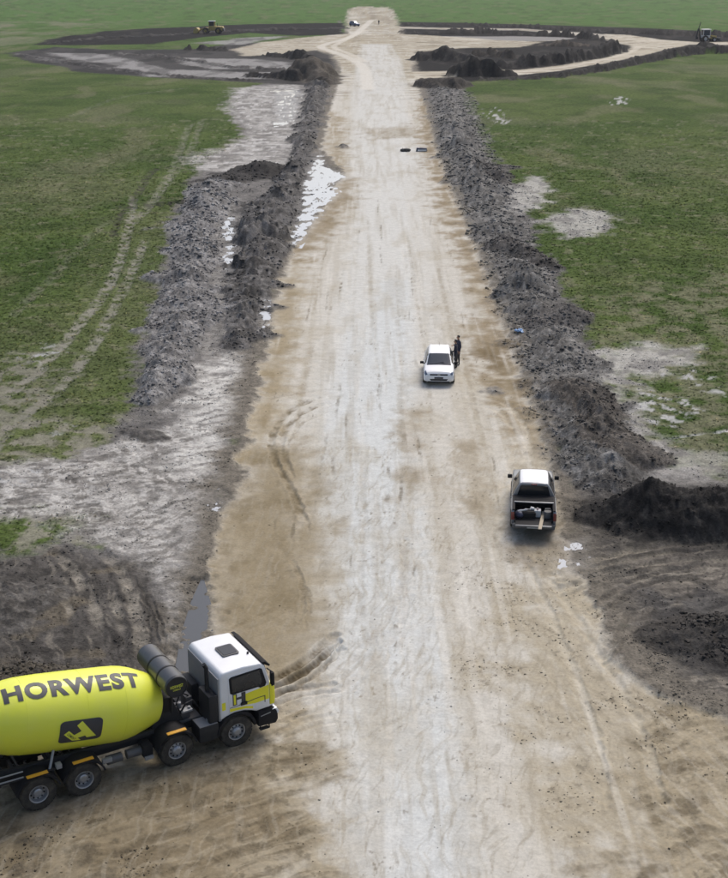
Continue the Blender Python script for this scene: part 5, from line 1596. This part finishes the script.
# ------------------------------------------------------------------ people
def person(name, loc, rz, label, pose, top, legs, height=1.75, fine_=True):
    """One skinned body: skeleton vertices with radii, grown with Skin and Subdivision, materials by region."""
    k = height / 1.75
    V = []; E = []; Rr = []

    def add(p, r, par=None):
        V.append(tuple(c * k for c in p)); Rr.append(tuple(q * k for q in (r if isinstance(r, tuple) else (r, r))))
        if par is not None: E.append((par, len(V) - 1))
        return len(V) - 1
    pel = add((0, 0, .95), (.155, .11))
    ab = add((.01, 0, 1.12), (.145, .105), pel); ch = add((0, 0, 1.30), (.175, .12), ab); nk0 = add((0, 0, 1.46), (.085, .075), ch)
    nk = add((.015, 0, 1.52), .055, nk0); hd = add((.035, 0, 1.585), (.070, .080), nk); hd2 = add((.035, 0, 1.66), (.078, .095), hd); hd3 = add((.025, 0, 1.725), (.055, .065), hd2)
    mats_pts = {}
    for sd, L in ((1, pose['legL']), (-1, pose['legR'])):
        hip = add((0, sd * .095, .88), .095, pel)
        kn = add((L[0], sd * (.10 + L[3]), .50), .062, hip); cf = add((L[0] * .6 + L[1] * .4 - .01, sd * (.10 + L[3]), .36), .058, kn); an = add((L[1], sd * (.10 + L[2]), .10), .042, cf)
        hl = add((L[1] - .03, sd * (.10 + L[2]), .055), .042, an); tb = add((L[1] + .16, sd * (.12 + L[2]), .035), .034, hl)
    hands = []
    for sd, A in ((1, pose['armL']), (-1, pose['armR'])):
        sh = add((0, sd * .175, 1.40), .072, ch)
        el = add((A[0][0], sd * A[0][1], A[0][2]), .048, sh); wr_ = add((A[1][0], sd * A[1][1], A[1][2]), .032, el)
        d = (Vector(A[1]) - Vector(A[0])).normalized(); d = Vector((d.x, d.y * sd, d.z))
        w = Vector((A[1][0], sd * A[1][1], A[1][2])); pm = w + d * .06
        pa = add(tuple(pm), (.040, .018), wr_)
        lat = d.cross(Vector((0, 0, 1)));
        lat = lat.normalized() if lat.length > .1 else Vector((1, 0, 0))
        if fine_:
            curl = d.cross(lat)
            for q, ln in zip((-.03, -.01, .01, .03), (.065, .08, .075, .058)):
                b0 = pm + d * .035 + lat * q; a1 = add(tuple(b0), .011, pa); a2 = add(tuple(b0 + d * ln * .55), .009, a1); add(tuple(b0 + d * ln + curl * .02), .008, a2)
            t0 = pm - d * .02 + lat * .045; a1 = add(tuple(t0), .011, pa); add(tuple(t0 + d * .04 + lat * .012), .009, a1)
        hands.append(w)
    me = bpy.data.meshes.new(name); me.from_pydata(V, E, [])
    ob = bpy.data.objects.new(name, me); C.objects.link(ob)
    sk = ob.modifiers.new('skin', 'SKIN'); sk.use_smooth_shade = True
    for i, sv in enumerate(me.skin_vertices[0].data): sv.radius = Rr[i]; sv.use_root = (i == 0)
    ss = ob.modifiers.new('sub', 'SUBSURF'); ss.levels = 2; ss.render_levels = 2
    dg = bpy.context.evaluated_depsgraph_get()
    m2 = bpy.data.meshes.new_from_object(ob.evaluated_get(dg))
    bpy.data.objects.remove(ob); bpy.data.meshes.remove(me)
    m2.name = name; m2.materials.clear()
    for mt in (top, legs, SKIN, SHOE): m2.materials.append(mt)
    for pl in m2.polygons:
        c = pl.center / k; i = 0
        if c.z > 1.50: i = 2
        elif c.z < .085: i = 3
        elif c.z < .93 and abs(c.y) < .26 and min((pl.center - h * k).length for h in hands) > .16 * k: i = 1
        if min((pl.center - (h + (h - Vector((0, 0, 1.4))) * 0) * k).length for h in hands) < .20 * k and all((pl.center / k - h).length > -1 for h in hands):
            for h in hands:
                if (pl.center / k - h).length < .19 and (pl.center / k - h).length > .02:
                    q = (pl.center / k - h)
                    if q.length < .045 or True:
                        i = 2 if (pl.center / k - (h * 1.0)).length < .03 or _beyond(pl.center / k, h, pose) else i
        pl.material_index = i; pl.use_smooth = True
    ob = bpy.data.objects.new(name, m2); C.objects.link(ob)
    ob.location = loc; ob.rotation_euler = (0, 0, rz)
    tag(ob, label, 'person')
    # hair cap, ears, eyes, nose, mouth
    hm = MB(); hm.ell((.015 * k, 0, 1.685 * k), (.093 * k, .085 * k, .085 * k), 16, 10)
    hair = hm.build('hair', HAIR, ob)
    bm = bmesh.new(); bm.from_mesh(hair.data)
    bmesh.ops.bisect_plane(bm, geom=bm.verts[:] + bm.edges[:] + bm.faces[:], plane_co=(.05 * k, 0, 1.685 * k), plane_no=(.8, 0, -.6), clear_outer=True)
    bm.to_mesh(hair.data); bm.free()
    if fine_:
        for sd in (1, -1):
            MB().ell((.112 * k, sd * .032 * k, 1.645 * k), (.008 * k, .012 * k, .007 * k), 8, 6).build('eye', HAIR, ob)
            MB().ell((.03 * k, sd * .082 * k, 1.635 * k), (.018 * k, .010 * k, .028 * k), 8, 6).build('ear', SKIN, ob)
        MB().ell((.122 * k, 0, 1.625 * k), (.018 * k, .012 * k, .022 * k), 8, 6).build('nose', SKIN, ob)
        MB().ell((.108 * k, 0, 1.585 * k), (.008 * k, .022 * k, .006 * k), 8, 6).build('mouth', RED, ob)
    return ob


def _beyond(p, h, pose):
    """True for points of the hand, past the wrist."""
    for A, sd in ((pose['armL'], 1), (pose['armR'], -1)):
        w = Vector((A[1][0], sd * A[1][1], A[1][2])); e = Vector((A[0][0], sd * A[0][1], A[0][2]))
        if (w - h).length < .01:
            return (p - w).dot((w - e).normalized()) > .005
    return False


P1 = dict(legL=(.06, .02, .02, .01), legR=(.02, -.04, .02, .01), armL=((.05, .27, 1.14), (.26, .20, 1.04)), armR=((-.02, .25, 1.13), (.16, .20, .98)))
P2 = dict(legL=(.02, .0, .03, .01), legR=(.05, .03, .02, .01), armL=((-.03, .25, 1.13), (.06, .26, .88)), armR=((.06, .26, 1.16), (.26, .15, 1.16)))
P3 = dict(legL=(.05, .12, .02, .0), legR=(.0, -.12, .02, .0), armL=((-.02, .24, 1.12), (.06, .25, .87)), armR=((.0, .24, 1.12), (.1, .25, .88)))
p = on_ground(455.3, 368.6)
person('person', (p[0], p[1], p[2] - .005), R(168), 'person in dark navy clothes standing close beside the white hatchback', P1, NAVY, DARKT, 1.76)
p = on_ground(458.0, 364.8)
person('person', (p[0], p[1], p[2] - .005), R(200), 'person in dark jacket standing behind the one beside the white hatchback', P2, paint('dark_blue_jacket', (.022, .028, .055), .85, 0, 0, .05), DARKT, 1.80)
p = on_ground(378.8, 25.0)
person('person', (p[0], p[1], p[2]), R(-90), 'tiny dark figure standing on the sandy road beyond the roundabout', P3, NAVY, DARKT, 1.85, False)


# ------------------------------------------------------------------ earthmoving plant
def wheel_loader(loc, rz, sc_=1.0):
    T = empty('wheel_loader', loc, rz); T.scale = (sc_,) * 3
    tag(T, 'yellow wheel loader working on the flat black soil strip', 'loader')
    MB().prism([(-3.6, .9), (-.3, .9), (-.3, 2.0), (-.9, 2.1), (-3.5, 1.95), (-3.7, 1.6)], 'y', -.95, .95).build('engine_body', CATY, T, .08)
    MB().prism([(-.2, .8), (1.9, .7), (2.0, 1.3), (1.2, 1.7), (-.2, 1.4)], 'y', -.6, .6).build('front_frame', CATY, T, .06)
    cab = MB()
    for x in (-1.25, .25):
        for y in (-.72, .72): cab.span(x - .06, x + .06, y - .06, y + .06, 1.5, 3.25)
    cab.span(-1.3, .3, -.75, .75, 1.35, 2.05)
    cb = cab.build('cab', CATY, T, .03)
    MB().span(-1.22, .22, -.70, .70, 2.05, 3.2).build('cab_glass', GLASS, cb)
    MB().span(-1.45, .45, -.85, .85, 3.22, 3.4).build('cab_roof', WHITE, cb, .06)
    m = MB()
    for y in (-.5, .5): m.prism([(.6, 1.5), (.8, 1.75), (2.6, 1.3), (3.5, .55), (3.35, .4), (2.4, 1.0)], 'y', y - .09, y + .09)
    m.build('lift_arms', CATY, T, .03)
    m = MB(); n = 10
    outer = [(3.45 + .75 * math.cos(R(a)) + .35, .85 + .75 * math.sin(R(a))) for a in np.linspace(100, 255, n)]
    inner = [(3.45 + .68 * math.cos(R(a)) + .38, .85 + .68 * math.sin(R(a))) for a in np.linspace(255, 100, n)]
    m.prism(outer + [(4.7, .10), (4.7, .17)] + inner, 'y', -1.5, 1.5)
    for y in (-1.5, 1.46): m.prism(outer + [(4.7, .12), (4.2, 1.45)], 'y', y, y + .05)
    m.build('bucket', CATY, T)
    for x in (-2.35, 1.15):
        for sd in (1, -1):
            h = wheel(T, (x, sd * 1.05, .82), sd, .82, .62, .52, 'dish', 8, CATY)
    for sd in (1, -1):
        MB().prism([(-3.25, 1.72), (-1.45, 1.72), (-1.6, 1.85), (-3.1, 1.85)], 'y', min(sd * .9, sd * 1.35), max(sd * .9, sd * 1.35)).build('mudguard', CATY, T, .03)
    MB().cyl((-2.1, .3, 2.0), (-2.1, .3, 2.75), .07).build('exhaust_stack', BLK, T)
    MB().prism([(-3.95, .75), (-3.55, .75), (-3.55, 1.5), (-3.85, 1.5)], 'y', -1.0, 1.0).build('counterweight', DGREY, T, .06)
    return T


p = on_ground(210.5, 33.5)
wheel_loader((p[0], p[1], p[2] - .05), R(176), 1.18)


def backhoe(loc, rz, sc_=1.0):
    T = empty('backhoe_loader', loc, rz); T.scale = (sc_,) * 3
    tag(T, 'backhoe loader with pale cab and raised black boom behind a soil mound', 'backhoe loader')
    MB().prism([(.5, .7), (2.2, .7), (2.25, 1.3), (.5, 1.55)], 'y', -.45, .45).build('engine_bonnet', CATY, T, .06)
    MB().span(-1.3, 2.0, -.4, .4, .5, .8).build('chassis', BLK, T, .03)
    cab = MB()
    for x in (-1.0, .55):
        for y in (-.7, .7): cab.span(x - .05, x + .05, y - .05, y + .05, 1.0, 2.65)
    cab.span(-1.05, .6, -.74, .74, .9, 1.45)
    cb = cab.build('cab', CANV, T, .03)
    MB().span(-.98, .52, -.68, .68, 1.45, 2.6).build('cab_glass', WGLASS, cb)
    MB().span(-1.15, .72, -.82, .82, 2.62, 2.78).build('cab_roof', WHITE, cb, .05)
    m = MB()
    m.prism([(-1.5, .7), (-1.3, .7), (-1.7, 2.4), (-1.9, 3.0), (-2.1, 2.9), (-1.9, 2.2)], 'y', -.14, .14)
    m.prism([(-2.05, 2.95), (-1.88, 3.02), (-1.55, 4.3), (-1.66, 4.34)], 'y', -.1, .1)
    m.build('boom', BLK, T, .02)
    MB().prism([(-2.2, 1.4), (-1.95, 2.9), (-2.15, 2.9), (-2.5, 1.5), (-2.6, 1.0), (-2.3, .9)], 'y', -.13, .13).build('dipper', BLK, T, .02)
    MB().prism([(-2.7, .7), (-2.2, .6), (-2.0, 1.0), (-2.4, 1.15)], 'y', -.3, .3).build('digging_bucket', BLK, T, .03)
    m = MB()
    for y in (-.42, .42): m.prism([(.7, 1.25), (2.3, .8), (2.9, .45), (2.8, .35), (2.2, .65), (.7, 1.1)], 'y', y - .06, y + .06)
    m.build('loader_arms', BLK, T, .02)
    MB().prism([(2.75, .9), (2.8, .25), (3.5, .12), (3.5, .2), (2.95, .4), (2.95, .9)], 'y', -1.1, 1.1).build('loader_bucket', DGREY, T)
    for x, r_ in ((-.55, .72), (1.6, .52)):
        for sd in (1, -1): wheel(T, (x, sd * .85, r_), sd, r_, .42, .55, 'dish', 8, CANV)
    return T


p = on_ground(706.0, 41.5)
backhoe((p[0], p[1], p[2] - .1), R(8), 1.3)

# ------------------------------------------------------------------ things left lying about
p = on_ground(405.5, 151.5)
m = MB(); m.ell((-.28, 0, .16), (.42, .34, .20), 14, 8); m.ell((.22, .05, .18), (.46, .32, .22), 14, 8); m.ell((.0, -.1, .26), (.40, .22, .14), 12, 8)
o = m.build('rolled_tarpaulin', TARP, None); o.location = p; tag(o, 'black rolled tarpaulin lying across the road by the grey spoil bank', 'tarpaulin')
for x in (-.35, .1): MB().lathe([(-.03, .33), (-.03, .345), (.03, .345), (.03, .33)], (x, 0, .12), (1, 0, 0), 16, False).build('strap', DGREY, o)
p = on_ground(421.5, 151.3)
m = MB(); m.prism([(-.70, 0), (.70, 0), (.66, .40), (-.60, .44)], 'y', -.22, .30)
o = m.build('equipment_case', DNAVY, None, .04); o.location = p; tag(o, 'dark blue equipment case with a white strip lying beside the black tarpaulin', 'case')
MB().span(-.50, .62, -.24, -.215, .06, .24).build('white_strip', WHITE, o, .005)
MB().tube([(-.15, .04, .42), (-.15, .04, .50), (.15, .04, .50), (.15, .04, .42)], .015).build('handle', GREYM, o)
p = on_ground(519, 336)
p = (p[0], p[1], gz_at(p[0], p[1]))
m = MB()
rr = random.Random(3)
for k in range(7): m.ell((rr.uniform(-.2, .2), rr.uniform(-.2, .2), rr.uniform(.05, .16)), (rr.uniform(.07, .16), rr.uniform(.06, .14), rr.uniform(.05, .1)), 9, 6)
o = m.build('plastic_bag', BLUEB, None); o.location = p; tag(o, 'crumpled pale blue plastic bag caught on the grey spoil bank', 'plastic bag')
for v in o.data.vertices: v.co += Vector((rr.uniform(-1, 1), rr.uniform(-1, 1), rr.uniform(-1, 1))) * .03

# ------------------------------------------------------------------ haze
hz_v, hz_n = bpy.data.materials.new('damp_air'), None
hz_v.use_nodes = True
hn = hz_v.node_tree.nodes; hn.clear()
vo = hn.new('ShaderNodeVolumePrincipled'); ho = hn.new('ShaderNodeOutputMaterial')
vo.inputs['Color'].default_value = (.90, .94, 1.0, 1)
vo.inputs['Density'].default_value = .00010
vo.inputs['Anisotropy'].default_value = .2
hz_v.node_tree.links.new(vo.outputs[0], ho.inputs['Volume'])
xm = float(np.abs(X).max()) + 50; ym = float(Y.max()) + 50; yn = float(Y.min()) - 50
MBh = MB().span(-xm, xm, yn, ym, float(Z.min()) - 1.0, 24.5)
ho_ = MBh.build('haze', hz_v); tag(ho_, kind='stuff')
